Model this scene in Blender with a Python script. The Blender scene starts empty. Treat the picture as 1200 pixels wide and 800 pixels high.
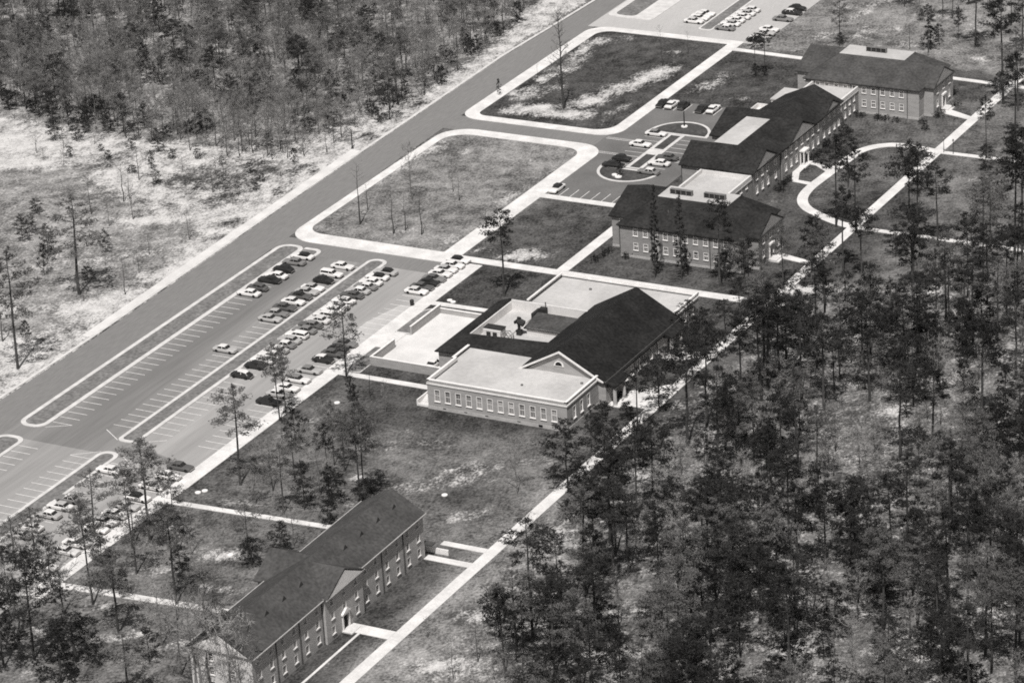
import bpy, math, random
import numpy as np
from mathutils import Vector, Matrix, noise
random.seed(11)
PI = math.pi
scene = bpy.context.scene
COL = scene.collection

# ---------------------------------------------------------------- camera
# world: X runs along the short cross walks, Y along the campus walk, Z up; metres
CR = Vector((0.88190244, 0.46808776, -0.05605305))
CU = Vector((-0.14110833, 0.37554562, 0.91599887))
CF = Vector((-0.44981833, 0.79991208, -0.39724568))
CC = -720.0 * CF
FPX = 4000.0
cam = bpy.data.cameras.new('camera')
cam.sensor_width = 36.0
cam.lens = 36.0 * FPX / 1200.0
cam.clip_start = 1.0
cam.clip_end = 9000.0
camo = bpy.data.objects.new('camera', cam)
M = Matrix((CR, CU, -CF)).transposed().to_4x4()
M.translation = CC
camo.matrix_world = M
COL.objects.link(camo)
scene.camera = camo

# ---------------------------------------------------------------- sky and sun
SUN_AZ = math.radians(20.0)          # sun stands towards (+sin, -cos)
SUN_EL = math.radians(61.0)
to_sun = Vector((math.sin(SUN_AZ) * math.cos(SUN_EL), -math.cos(SUN_AZ) * math.cos(SUN_EL), math.sin(SUN_EL)))
world = bpy.data.worlds.new('World')
scene.world = world
world.use_nodes = True
wn = world.node_tree
wn.nodes.clear()
wo = wn.nodes.new('ShaderNodeOutputWorld')
bg = wn.nodes.new('ShaderNodeBackground')
sk = wn.nodes.new('ShaderNodeTexSky')
sk.sky_type = 'NISHITA'
sk.sun_disc = False
sk.sun_elevation = SUN_EL
sk.sun_rotation = math.atan2(to_sun.x, to_sun.y)
bw = wn.nodes.new('ShaderNodeRGBToBW')          # a black and white photograph: neutral sky light
wn.links.new(sk.outputs[0], bw.inputs[0])
wn.links.new(bw.outputs[0], bg.inputs[0])
bg.inputs[1].default_value = 0.075
wn.links.new(bg.outputs[0], wo.inputs[0])
sun = bpy.data.lights.new('sun', 'SUN')
sun.energy = 3.9
sun.angle = math.radians(0.5)
sun.color = (1.0, 0.98, 0.96)
suno = bpy.data.objects.new('sun', sun)
suno.rotation_euler = to_sun.to_track_quat('Z', 'Y').to_euler()
suno.location = (0, 0, 400)
COL.objects.link(suno)
scene.view_settings.view_transform = 'Standard'
scene.view_settings.look = 'None'
scene.view_settings.gamma = 1.0
scene.view_settings.use_curve_mapping = False
scene.view_settings.exposure = 0.24
scene.render.engine = 'CYCLES'
scene.cycles.use_denoising = False
scene.cycles.filter_width = 1.8
scene.cycles.max_bounces = 5
scene.cycles.diffuse_bounces = 3
scene.cycles.transparent_max_bounces = 4
scene.cycles.caustics_reflective = False
scene.cycles.caustics_refractive = False


def at(px, py, z=0.0):
    """ground position read off the survey of the photograph (1200 px wide)"""
    d = CF + CR * ((px - 600.0) / FPX) - CU * ((py - 400.0) / FPX)
    t = (z - CC.z) / d.z
    return CC + d * t


def toimg(p):
    v = Vector(p) - CC
    w = v.dot(CF)
    return 600 + FPX * v.dot(CR) / w, 400 - FPX * v.dot(CU) / w


def height(px, py, ytop):
    p = at(px, py)
    lo, hi = 0.0, 80.0
    for _ in range(30):
        m = (lo + hi) / 2
        if toimg(p + Vector((0, 0, m)))[1] > ytop:
            lo = m
        else:
            hi = m
    return lo


# ---------------------------------------------------------------- materials
WARM = (1.0, 0.975, 0.955)


def grey(v):
    return (v * WARM[0], v * WARM[1], v * WARM[2], 1.0)


MATS = {}


def mat(name, v, v2=None, scale=1.0, rough=0.85, stretch=(1, 1, 1), detail=4.0, spec=0.25, fine=None, trans=0.0, bump=0.0, metallic=0.0, lo=0.35, hi=0.65, use_obj=True, rand=0.0, contrast2=None):
    m = bpy.data.materials.new(name)
    m.use_nodes = True
    nt = m.node_tree
    p = nt.nodes['Principled BSDF']
    p.inputs['Roughness'].default_value = rough
    p.inputs['Specular IOR Level'].default_value = spec
    p.inputs['Metallic'].default_value = metallic
    if v2 is None:
        v2 = v * 0.85
    tc = nt.nodes.new('ShaderNodeTexCoord')
    mp = nt.nodes.new('ShaderNodeMapping')
    mp.inputs['Scale'].default_value = stretch
    nt.links.new(tc.outputs['Object'], mp.inputs[0])
    n1 = nt.nodes.new('ShaderNodeTexNoise')
    n1.inputs['Scale'].default_value = scale
    n1.inputs['Detail'].default_value = detail
    nt.links.new(mp.outputs[0], n1.inputs[0])
    mr = nt.nodes.new('ShaderNodeMapRange')
    mr.inputs['From Min'].default_value = lo
    mr.inputs['From Max'].default_value = hi
    nt.links.new(n1.outputs[0], mr.inputs[0])
    mx = nt.nodes.new('ShaderNodeMix')
    mx.data_type = 'RGBA'
    mx.inputs['A'].default_value = grey(v2)
    mx.inputs['B'].default_value = grey(v)
    nt.links.new(mr.outputs[0], mx.inputs['Factor'])
    out = mx.outputs['Result']
    if fine:
        n2 = nt.nodes.new('ShaderNodeTexNoise')
        n2.inputs['Scale'].default_value = fine[0]
        n2.inputs['Detail'].default_value = 2.0
        nt.links.new(mp.outputs[0], n2.inputs[0])
        m2 = nt.nodes.new('ShaderNodeMapRange')
        m2.inputs['From Min'].default_value = 0.3
        m2.inputs['From Max'].default_value = 0.7
        m2.inputs['To Min'].default_value = 1 - fine[1]
        m2.inputs['To Max'].default_value = 1 + fine[1]
        nt.links.new(n2.outputs[0], m2.inputs[0])
        vm = nt.nodes.new('ShaderNodeVectorMath')
        vm.operation = 'SCALE'
        nt.links.new(out, vm.inputs[0])
        nt.links.new(m2.outputs[0], vm.inputs['Scale'])
        out = vm.outputs[0]
    if rand:
        oi = nt.nodes.new('ShaderNodeObjectInfo')
        m3 = nt.nodes.new('ShaderNodeMapRange')
        m3.inputs['To Min'].default_value = 1 - rand
        m3.inputs['To Max'].default_value = 1 + rand
        nt.links.new(oi.outputs['Random'], m3.inputs[0])
        vm = nt.nodes.new('ShaderNodeVectorMath')
        vm.operation = 'SCALE'
        nt.links.new(out, vm.inputs[0])
        nt.links.new(m3.outputs[0], vm.inputs['Scale'])
        out = vm.outputs[0]
    nt.links.new(out, p.inputs['Base Color'])
    if trans:
        tr = nt.nodes.new('ShaderNodeBsdfTranslucent')
        nt.links.new(out, tr.inputs[0])
        ms = nt.nodes.new('ShaderNodeMixShader')
        ms.inputs[0].default_value = trans
        nt.links.new(p.outputs[0], ms.inputs[1])
        nt.links.new(tr.outputs[0], ms.inputs[2])
        nt.links.new(ms.outputs[0], nt.nodes['Material Output'].inputs[0])
    if bump:
        b = nt.nodes.new('ShaderNodeBump')
        b.inputs['Strength'].default_value = 0.5
        b.inputs['Distance'].default_value = bump
        nt.links.new(n1.outputs[0], b.inputs['Height'])
        nt.links.new(b.outputs[0], p.inputs['Normal'])
    MATS[name] = m
    return m


mat('road asphalt', 0.20, 0.18, 0.05, stretch=(1, 0.12, 1), fine=(2.5, 0.10))
mat('lot asphalt', 0.265, 0.165, 0.085, stretch=(1, 0.06, 1), fine=(1.1, 0.10), lo=0.36, hi=0.64, detail=2.0)
mat('faded asphalt', 0.36, 0.25, 0.085, stretch=(1, 0.06, 1), fine=(1.1, 0.08), lo=0.36, hi=0.64, detail=2.0)
mat('old concrete lot', 0.46, 0.38, 0.07, stretch=(1, 0.3, 1), fine=(2.0, 0.06))
mat('court asphalt', 0.125, 0.16, 0.12, fine=(2.0, 0.1))
mat('concrete walk', 0.70, 0.56, 0.28, fine=(2.2, 0.09))
mat('kerb concrete', 0.62, 0.5, 0.5)
mat('yard concrete', 0.66, 0.56, 0.22, fine=(2.0, 0.05))
mat('painted line', 0.72, 0.55, 1.2)
mat('brick light', 0.375, 0.31, 0.5, fine=(5.0, 0.13), stretch=(1, 1, 3))
mat('brick', 0.29, 0.235, 0.5, fine=(5.0, 0.14), stretch=(1, 1, 3))
mat('brick dorm', 0.41, 0.34, 0.5, fine=(5.0, 0.14), stretch=(1, 1, 3))
mat('base course', 0.46, 0.38, 0.8, fine=(4.0, 0.08))
mat('white trim', 0.78, 0.68, 1.0, rough=0.6)
mat('off white wall', 0.66, 0.58, 0.5, fine=(2.0, 0.05))
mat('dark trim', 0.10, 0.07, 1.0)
mat('shingle black', 0.024, 0.014, 0.2, fine=(1.6, 0.35), stretch=(1, 1, 1), spec=0.12)
mat('shingle dark', 0.032, 0.019, 0.2, fine=(1.6, 0.32), spec=0.12)
mat('shingle grey', 0.076, 0.052, 0.2, fine=(1.6, 0.25), spec=0.15)
mat('shingle brown', 0.074, 0.055, 0.22, fine=(1.6, 0.25), spec=0.15)
mat('gravel roof', 0.50, 0.40, 0.13, fine=(1.2, 0.07))
mat('glass', 0.07, 0.04, 1.5, rough=0.12, spec=0.6, rand=0.5)
mat('blind', 0.27, 0.20, 1.0, rand=0.4)
mat('window shade', 0.42, 0.34, 1.0, rand=0.25)
mat('dark opening', 0.012, 0.01, 1.0)
mat('metal grey', 0.22, 0.15, 1.0, rough=0.5, metallic=0.2)
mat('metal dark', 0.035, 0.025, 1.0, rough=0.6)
mat('lawn', 0.19, 0.14, 0.25, fine=(1.2, 0.3))
mat('dark lawn', 0.075, 0.05, 0.25, fine=(1.2, 0.3))
mat('bark', 0.075, 0.04, 2.0, rand=0.3)
mat('bark pale', 0.16, 0.09, 2.0, rand=0.35)
mat('needles', 0.050, 0.027, 0.6, trans=0.25, rand=0.4, rough=0.6, spec=0.2)
mat('needles pale', 0.19, 0.12, 0.6, trans=0.25, rand=0.22, rough=0.6, spec=0.2)
mat('evergreen leaves', 0.030, 0.016, 0.6, trans=0.2, rand=0.3, rough=0.6)
mat('twigs', 0.27, 0.17, 0.6, trans=0.15, rand=0.35)
mat('spring twigs', 0.36, 0.24, 0.6, trans=0.3, rand=0.3)
mat('brush', 0.24, 0.11, 0.4, trans=0.2)
mat('brush dark', 0.055, 0.022, 0.4, trans=0.2)
mat('tyre', 0.02, 0.015, 1.0)
mat('car glass', 0.03, 0.02, 1.0, rough=0.1, spec=0.6)
mat('chrome', 0.5, 0.4, 1.0, rough=0.3, metallic=0.8)
for nm, v in (('white', 0.74), ('cream', 0.60), ('light', 0.42), ('grey', 0.20), ('slate', 0.10), ('black', 0.022)):
    m = mat('paint ' + nm, v, v * 0.92, 0.8, rough=0.38, spec=0.5, rand=0.06)
    m.node_tree.nodes['Principled BSDF'].inputs['Coat Weight'].default_value = 0.25


# ---------------------------------------------------------------- mesh helpers
class MB:
    def __init__(s):
        s.v = []
        s.f = []

    def face(s, *pts):
        n = len(s.v)
        s.v.extend([tuple(p) for p in pts])
        s.f.append(tuple(range(n, n + len(pts))))
        return s

    def box(s, x0, x1, y0, y1, z0, z1):
        n = len(s.v)
        s.v += [(x0, y0, z0), (x1, y0, z0), (x1, y1, z0), (x0, y1, z0), (x0, y0, z1), (x1, y0, z1), (x1, y1, z1), (x0, y1, z1)]
        s.f += [(n, n + 3, n + 2, n + 1), (n + 4, n + 5, n + 6, n + 7), (n, n + 1, n + 5, n + 4), (n + 1, n + 2, n + 6, n + 5), (n + 2, n + 3, n + 7, n + 6), (n + 3, n, n + 4, n + 7)]
        return s

    def prism(s, poly, ax, a0, a1):
        """poly: list of 2-D points; ax: 'x' (points are y,z), 'y' (points are x,z), 'z' (points are x,y)"""
        def P(q, a):
            return {'x': (a, q[0], q[1]), 'y': (q[0], a, q[1]), 'z': (q[0], q[1], a)}[ax]
        n = len(s.v)
        k = len(poly)
        s.v += [P(q, a0) for q in poly] + [P(q, a1) for q in poly]
        s.f.append(tuple(range(n + k - 1, n - 1, -1)))
        s.f.append(tuple(range(n + k, n + 2 * k)))
        for i in range(k):
            j = (i + 1) % k
            s.f.append((n + i, n + j, n + k + j, n + k + i))
        return s

    def tube(s, pts, rad, seg=6):
        rings = []
        for i, p in enumerate(pts):
            p = Vector(p)
            d = (Vector(pts[min(i + 1, len(pts) - 1)]) - Vector(pts[max(i - 1, 0)]))
            if d.length < 1e-6:
                d = Vector((0, 0, 1))
            d.normalize()
            a = d.orthogonal().normalized()
            b = d.cross(a)
            n = len(s.v)
            for k in range(seg):
                t = 2 * PI * k / seg
                s.v.append(tuple(p + (a * math.cos(t) + b * math.sin(t)) * rad[i]))
            rings.append(n)
        for i in range(len(rings) - 1):
            # align start angles by nearest vertex
            r0, r1 = rings[i], rings[i + 1]
            best = min(range(seg), key=lambda q: (Vector(s.v[r0]) - Vector(s.v[r1 + q])).length)
            for k in range(seg):
                s.f.append((r0 + k, r0 + (k + 1) % seg, r1 + (k + 1 + best) % seg, r1 + (k + best) % seg))
        s.f.append(tuple(rings[0] + k for k in range(seg - 1, -1, -1)))
        s.f.append(tuple(rings[-1] + k for k in range(seg)))
        return s

    def data(s, name, m, off=(0, 0, 0), fix=True):
        me = bpy.data.meshes.new(name)
        vv = [(x - off[0], y - off[1], z - off[2]) for x, y, z in s.v]
        me.from_pydata(vv, [], s.f)
        if fix:
            import bmesh
            b = bmesh.new()
            b.from_mesh(me)
            bmesh.ops.recalc_face_normals(b, faces=b.faces)
            b.to_mesh(me)
            b.free()
        me.materials.append(MATS[m])
        return me

    def build(s, name, m, parent=None, off=None, fix=True):
        if off is None:
            off = ORIGIN.get(parent.name, (0, 0, 0)) if parent else (0, 0, 0)
        o = bpy.data.objects.new(name, s.data(name, m, off, fix))
        COL.objects.link(o)
        if parent:
            o.parent = parent
        ORIGIN[o.name] = off
        return o


ORIGIN = {}


def empty(name, loc, label, cat, group=None, rz=0.0):
    o = bpy.data.objects.new(name, None)
    o.location = loc
    o.rotation_euler = (0, 0, rz)
    o.empty_display_size = 0.5
    COL.objects.link(o)
    o['label'] = label
    o['category'] = cat
    if group:
        o['group'] = group
    ORIGIN[o.name] = tuple(loc)
    return o


def tag(o, label, cat, group=None):
    o['label'] = label
    o['category'] = cat
    if group:
        o['group'] = group
    return o


def struct(o, kind='structure'):
    o['kind'] = kind
    return o


def inst(name, me, parent=None, loc=(0, 0, 0), rz=0.0, sc=(1, 1, 1)):
    o = bpy.data.objects.new(name, me)
    o.location = loc
    o.rotation_euler = (0, 0, rz)
    o.scale = sc
    COL.objects.link(o)
    if parent:
        o.parent = parent
    return o


def copy_tree(o, parent=None):
    c = o.copy()
    COL.objects.link(c)
    if parent:
        c.parent = parent
    for ch in KIDS.get(o.name, []):
        copy_tree(ch, c)
    return c


KIDS = {}

# ---------------------------------------------------------------- the ground
xs = np.concatenate([np.array([-3000, -1600, -900, -560, -420]), np.arange(-340, 231, 1.25), np.array([300, 420, 700, 1500, 3000])])
ys = np.concatenate([np.array([-3000, -1500, -800, -450, -300]), np.arange(-240, 341, 1.25), np.array([400, 520, 800, 1600, 4000])])
GX, GY = np.meshgrid(xs, ys)
gx = GX.ravel()
gy = GY.ravel()
sand = np.zeros(gx.size)
dry = np.zeros(gx.size)


def blob(px, py, rx, ry, val=1.0, ang=0.0, arr=None, soft=0.6):
    """an oval patch of ground cover centred at a surveyed point, radii as read in the survey"""
    arr = sand if arr is None else arr
    c = at(px, py)
    ca, sa = math.cos(math.radians(ang)), math.sin(math.radians(ang))
    a = at(px + rx * ca, py - rx * sa) - c
    b = at(px + ry * sa, py + ry * ca) - c
    det = a.x * b.y - a.y * b.x
    dx, dy = gx - c.x, gy - c.y
    u = (dx * b.y - dy * b.x) / det
    v = (dy * a.x - dx * a.y) / det
    r = np.sqrt(u * u + v * v)
    k = np.clip((1 + soft - r) / (2 * soft), 0, 1)
    k = k * k * (3 - 2 * k)
    np.maximum(arr, k * val, out=arr) if val > 0 else np.multiply(arr, 1 + k * val, out=arr)


def poly_mask(pts, val=1.0, arr=None, world_pts=False):
    arr = sand if arr is None else arr
    P = pts if world_pts else [tuple(at(*p)[:2]) for p in pts]
    ins = np.zeros(gx.size, bool)
    for i in range(len(P)):
        x0, y0 = P[i]
        x1, y1 = P[(i + 1) % len(P)]
        c = ((y0 > gy) != (y1 > gy))
        with np.errstate(divide='ignore', invalid='ignore'):
            ins ^= c & (gx < (x1 - x0) * (gy - y0) / (y1 - y0 + 1e-12) + x0)
    arr[ins] = np.maximum(arr[ins], val) if val > 0 else arr[ins] * (1 + val)


# open field west of the main road
poly_mask([(-120, 112), (60, 146), (150, 160), (260, 172), (330, 172), (430, 134), (520, 92), (590, 38), (650, -20), (720, -20), (105, 402), (-100, 545), (-260, 480)], 0.80)
poly_mask([(-160, 205), (60, 196), (110, 216), (150, 236), (185, 258), (225, 258), (232, 272), (205, 302), (150, 335), (110, 352), (40, 358), (-200, 350)], -0.70)
blob(40, 215, 60, 14, -0.35)
blob(190, 240, 40, 10, -0.35)
blob(250, 215, 45, 12, -0.45)
blob(300, 195, 30, 10, -0.4)
for q in ((230, 205, 26, 6), (300, 205, 30, 5), (350, 200, 24, 5), (260, 235, 30, 6), (270, 262, 18, 5), (420, 160, 22, 4), (480, 122, 24, 4), (200, 212, 20, 5), (120, 190, 40, 6), (70, 205, 50, 6), (20, 375, 40, 10), (95, 385, 20, 6), (170, 335, 16, 5), (250, 280, 14, 4), (330, 225, 14, 5)):
    blob(q[0], q[1], q[2], q[3], -0.42, 12)
blob(60, 190, 60, 4, 0.75)
blob(30, 168, 90, 10, 0.98, -6)
blob(20, 190, 60, 7, 0.95, -4)
blob(175, 258, 60, 6, 0.95, 3)
blob(205, 235, 40, 5, 0.85)
blob(100, 360, 40, 7, 0.95)
blob(40, 378, 40, 14, -0.6)
blob(10, 300, 40, 3, 0.2)
poly_mask([(0, 317), (60, 311), (120, 303), (180, 293), (225, 284), (225, 286), (180, 296), (120, 306), (60, 314), (0, 320)], 0.8)
blob(0, 70, 8, 10, 0.95)
blob(20, 75, 12, 6, 0.8)
# forest floors
poly_mask([(-300, -200), (640, -200), (620, 8), (560, 62), (450, 130), (330, 180), (180, 164), (0, 136), (-300, 100)], 0.22)
poly_mask([(400, 840), (470, 800), (600, 660), (700, 560), (800, 465), (930, 345), (1000, 330), (1300, 330), (1300, 1000), (300, 1000)], 0.30)
rs = random.Random(5)
for k in range(150):
    X, Y = rs.uniform(46, 175), rs.uniform(-200, 70)
    q = toimg((X, Y, 0))
    blob(q[0], q[1], rs.uniform(6, 26), rs.uniform(2.5, 6), rs.uniform(0.55, 0.95), rs.uniform(-8, 12))
for q in ((950, 340, 40, 8), (1020, 375, 26, 6), (1165, 480, 20, 7), (1185, 420, 25, 6), (920, 415, 22, 9), (1045, 485, 20, 8), (800, 605, 12, 9), (745, 560, 20, 6), (640, 705, 22, 8), (700, 770, 45, 9), (930, 760, 30, 10), (920, 700, 22, 6), (1060, 770, 40, 12),
          (830, 690, 22, 7), (1080, 690, 16, 6), (1140, 670, 12, 5), (1160, 720, 30, 12), (870, 760, 22, 6), (520, 780, 50, 9), (560, 720, 30, 7)):
    blob(q[0], q[1], q[2], q[3], 0.85)
# lawns
for q in ((475, 190, 42, 5, .8, 38), (505, 176, 28, 4, .85, 25), (455, 205, 20, 3, .6, 38), (540, 178, 25, 5, .4, 0), (380, 266, 18, 4, .5, 0), (585, 240, 14, 4, .7, 20), (600, 228, 22, 4, .65, 25), (532, 280, 14, 4, .85, 25), (517, 287, 10, 2, .7, 10), (640, 205, 18, 3, .7, 35), (422, 263, 6, 2.2, 1, 0), (429, 247, 6, 2, .95, 0),
          (483, 234, 8, 2.4, 1, 10), (532, 226, 6, 2.4, .95, 0), (540, 234, 6.5, 2.6, 1, 0), (460, 275, 9, 2, .9, 5), (475, 271, 9, 2.4, 1, 12), (470, 176, 18, 3, .7, 30), (620, 190, 30, 5, .35, 0),
          # field with the bare tall tree
          (700, 48, 20, 5, .75, 0), (680, 62, 16, 9, .8, 40), (668, 78, 20, 6, .8, 30), (640, 90, 30, 6, .75, 30), (610, 110, 22, 7, .7, 20), (620, 128, 35, 6, .95, 3), (665, 134, 40, 5, .95, 0), (690, 118, 26, 8, .9, 12), (720, 106, 30, 8, .8, 20), (755, 92, 30, 8, .85, 28), (780, 85, 20, 7, .8, 30), (790, 62, 14, 4, .6, 0), (730, 128, 16, 5, .6, 35), (640, 108, 25, 5, .6, 20),
          (715, 145, 20, 3, .5, 0), (735, 45, 30, 4, .35, 0),
          # lawns beyond
          (830, 100, 22, 7, .6, 20), (845, 92, 16, 6, .65, 30), (870, 116, 20, 3, .5, 0), (815, 117, 14, 3, .4, 0), (620, 298, 26, 6, .95, 0), (562, 292, 22, 2.5, .8, -8), (600, 303, 20, 4, .9, 0), (650, 310, 8, 4, .7, 40), (645, 328, 5, 3, .8, 30), (540, 332, 12, 3, .35, 0),
          (520, 565, 60, 9, .55, 6), (480, 570, 30, 7, .6, 0), (430, 560, 24, 6, .6, 0), (545, 548, 30, 6, .6, 12), (480, 505, 12, 5, .45, 10), (590, 545, 30, 5, .5, 8), (460, 620, 20, 6, .45, 0), (545, 605, 40, 7, .5, 6), (500, 520, 40, 6, .45, 0), (570, 590, 25, 5, .4, 8), (635, 540, 25, 5, .45, 0), (440, 525, 30, 5, .5, 0),
          (375, 470, 14, 4, .4, 0), (360, 492, 20, 5, .5, 0), (335, 510, 20, 6, .55, 0), (300, 545, 24, 5, .35, 0), (330, 560, 18, 5, .4, 0), (400, 590, 24, 5, .5, 0), (280, 590, 40, 7, .45, 0), (200, 620, 40, 10, .5, 0), (260, 650, 46, 9, .65, 0), (255, 690, 40, 5, .6, 0), (180, 670, 34, 6, .6, 0), (120, 710, 30, 6, .75, 0), (150, 745, 46, 6, .8, 8),
          (200, 760, 60, 9, .45, 20), (50, 740, 18, 10, .7, 0), (110, 690, 30, 4, .6, 0), (225, 752, 24, 5, .7, 0), (60, 790, 60, 9, .4, 0), (510, 671, 6, 3, .85, 40), (504, 680, 4, 6, .7, -30), (512, 668, 10, 2, .6, 0), (405, 771, 12, 4, .85, 40), (380, 785, 14, 4, .5, 40), (530, 667, 12, 2.4, .5, 10),
          (1010, 16, 22, 5, .6, 25), (965, 42, 18, 4, .6, 10), (1010, 38, 14, 7, .7, 40), (1040, 35, 20, 4, .55, 0), (1060, 52, 18, 5, .6, 0), (1100, 22, 16, 4, .5, 0), (1106, 58, 12, 3, .6, 0), (1150, 70, 18, 5, .5, 0), (1150, 30, 18, 8, .5, 20), (1020, 5, 40, 4, .5, 10), (935, 60, 14, 3, .5, 0), (1130, 100, 10, 3, .35, 0),
          (1120, 200, 10, 3, .5, 0), (1145, 210, 16, 3, .55, 0), (1015, 292, 22, 4, .3, 40), (980, 300, 12, 6, .5, 45), (905, 235, 20, 4, .35, 0), (785, 385, 14, 5, .3, 0)):
    blob(q[0], q[1], q[2], q[3], q[4], q[5])
# dry grass tone
poly_mask([(-300, 186), (60, 186), (240, 250), (250, 300), (100, 380), (-300, 460)], 1.15, dry)
poly_mask([(640, 300), (540, 490), (800, 470), (1000, 330)], 0.05, dry)
poly_mask([(347, 271), (447, 200), (530, 150), (700, 172), (690, 190), (530, 306)], 0.85, dry)
poly_mask([(850, 58), (920, -60), (1300, -60), (1300, 100), (940, 62)], 0.8, dry)
poly_mask([(1050, 270), (1180, 80), (1320, 80), (1320, 420), (1000, 330)], 0.4, dry)
poly_mask([(1000, 140), (1180, 100), (1050, 222), (940, 240)], 0.22, dry)
poly_mask([(390, 800), (640, 560), (700, 640), (560, 840)], 0.9, dry)
poly_mask([(200, 590), (420, 440), (440, 600), (280, 760), (-80, 860), (-80, 700)], 0.35, dry)
poly_mask([(-80, 700), (200, 590), (300, 700), (260, 860), (-80, 860)], 0.5, dry)
poly_mask([(-300, -200), (640, -200), (620, 8), (560, 62), (450, 130), (330, 180), (180, 164), (0, 136), (-300, 100)], 1.25, dry)
poly_mask([(500, 840), (640, 690), (800, 500), (935, 345), (1000, 330), (1300, 330), (1300, 1000), (300, 1000)], 0.5, dry)
poly_mask([(640, 230), (720, 245), (650, 312), (555, 298)], 0.1, dry)
poly_mask([(440, 500), (700, 510), (600, 630), (500, 640), (430, 600)], 0.42, dry)
blob(538, 582, 40, 10, -0.97, 0, dry, .3)
blob(590, 500, 90, 8, -0.9, 5, dry, .5)
blob(500, 492, 60, 7, -0.9, 5, dry, .5)
blob(538, 582, 44, 11, -0.97, 0, sand, .3)
blob(483, 563, 9, 3, -0.97, 0, sand, .3)



def blur(a, n):
    g = a.reshape(len(ys), len(xs)).copy()
    for _ in range(n):
        p = np.pad(g, 1, mode='edge')
        g = (p[1:-1, 1:-1] * 2 + p[:-2, 1:-1] + p[2:, 1:-1] + p[1:-1, :-2] + p[1:-1, 2:]) / 6
    return g.ravel()


dry = blur(dry, 7)
sand = blur(sand, 4)
me = bpy.data.meshes.new('ground')
nx, ny = len(xs), len(ys)
me.vertices.add(nx * ny)
co = np.zeros((nx * ny, 3), np.float32)
co[:, 0] = gx
co[:, 1] = gy
me.vertices.foreach_set('co', co.ravel())
ii = np.arange(nx * ny).reshape(ny, nx)
q = np.stack([ii[:-1, :-1], ii[:-1, 1:], ii[1:, 1:], ii[1:, :-1]], -1).reshape(-1, 4)
me.loops.add(q.size)
me.polygons.add(len(q))
me.loops.foreach_set('vertex_index', q.ravel().astype(np.int32))
me.polygons.foreach_set('loop_start', (np.arange(len(q)) * 4).astype(np.int32))
me.update()
for nm, arr in (('sand', sand), ('dry', dry)):
    at_ = me.attributes.new(nm, 'FLOAT', 'POINT')
    at_.data.foreach_set('value', arr.astype(np.float32))
gm = bpy.data.materials.new('grass and sandy soil')
gm.use_nodes = True
nt = gm.node_tree
pb = nt.nodes['Principled BSDF']
pb.inputs['Roughness'].default_value = 0.95
pb.inputs['Specular IOR Level'].default_value = 0.05


def N(t, **k):
    n = nt.nodes.new(t)
    for a, b in k.items():
        setattr(n, a, b)
    return n


def nz(scale, detail=5.0, stretch=(1, 1, 1), rough=0.6):
    mp = N('ShaderNodeMapping')
    mp.inputs['Scale'].default_value = stretch
    mp.inputs['Rotation'].default_value = (0, 0, math.radians(-24))
    nt.links.new(tcg.outputs['Object'], mp.inputs[0])
    n = N('ShaderNodeTexNoise')
    n.inputs['Scale'].default_value = scale
    n.inputs['Detail'].default_value = detail
    n.inputs['Roughness'].default_value = rough
    nt.links.new(mp.outputs[0], n.inputs[0])
    return n.outputs[0]


def mth(op, a, b=None, c=None, clamp=False):
    n = N('ShaderNodeMath', operation=op, use_clamp=clamp)
    for i, x in enumerate((a, b, c)):
        if x is None:
            continue
        if isinstance(x, (int, float)):
            n.inputs[i].default_value = x
        else:
            nt.links.new(x, n.inputs[i])
    return n.outputs[0]


def mrange(x, a, b, c=0.0, d=1.0):
    n = N('ShaderNodeMapRange', interpolation_type='SMOOTHSTEP')
    n.inputs[1].default_value = a
    n.inputs[2].default_value = b
    n.inputs[3].default_value = c
    n.inputs[4].default_value = d
    nt.links.new(x, n.inputs[0])
    return n.outputs[0]


tcg = N('ShaderNodeTexCoord')
asand = N('ShaderNodeAttribute', attribute_name='sand').outputs['Fac']
adry = N('ShaderNodeAttribute', attribute_name='dry').outputs['Fac']
n_big = nz(0.06, 4)
n_mid = nz(0.28, 6, (1, 0.8, 1), 0.65)
n_str = nz(0.45, 6, (1.0, 0.5, 1), 0.75)
n_fin = nz(1.9, 4, (1, 0.7, 1), 0.7)
n_tiny = nz(5.0, 2)
nn = mth('ADD', mth('MULTIPLY', mth('SUBTRACT', n_mid, 0.5), 1.5), mth('MULTIPLY', mth('SUBTRACT', n_str, 0.5), 1.6))
nn = mth('ADD', nn, mth('MULTIPLY', mth('SUBTRACT', n_fin, 0.5), 1.6))
amp = mth('ADD', 0.30, mth('MULTIPLY', mth('MULTIPLY', asand, mth('SUBTRACT', 1.0, asand)), 2.6))
sfac = mrange(mth('ADD', asand, mth('MULTIPLY', nn, amp)), 0.30, 0.98)
sfac = mth('MULTIPLY', sfac, mrange(asand, 0.0, 0.14))
# grass: lush dark to dry
g0 = mth('ADD', mth('MULTIPLY', adry, 0.15), 0.066)
gv = mth('ADD', 1.0, mth('ADD', mth('MULTIPLY', mth('SUBTRACT', n_big, 0.5), 2.4), mth('ADD', mth('MULTIPLY', mth('SUBTRACT', n_str, 0.5), 1.2), mth('ADD', mth('MULTIPLY', mth('SUBTRACT', n_fin, 0.5), 3.6), mth('MULTIPLY', mth('SUBTRACT', n_mid, 0.5), 2.6)))))
gv = mth('MAXIMUM', gv, 0.35)
gcol = mth('MULTIPLY', g0, gv)
scol = mth('ADD', 0.53, mth('ADD', mth('MULTIPLY', mth('SUBTRACT', n_fin, 0.5), 0.45), mth('MULTIPLY', mth('SUBTRACT', n_mid, 0.5), 0.5)))
mixv = N('ShaderNodeMix')
mixv.data_type = 'FLOAT'
nt.links.new(sfac, mixv.inputs[0])
nt.links.new(gcol, mixv.inputs[2])
nt.links.new(scol, mixv.inputs[3])
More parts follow.
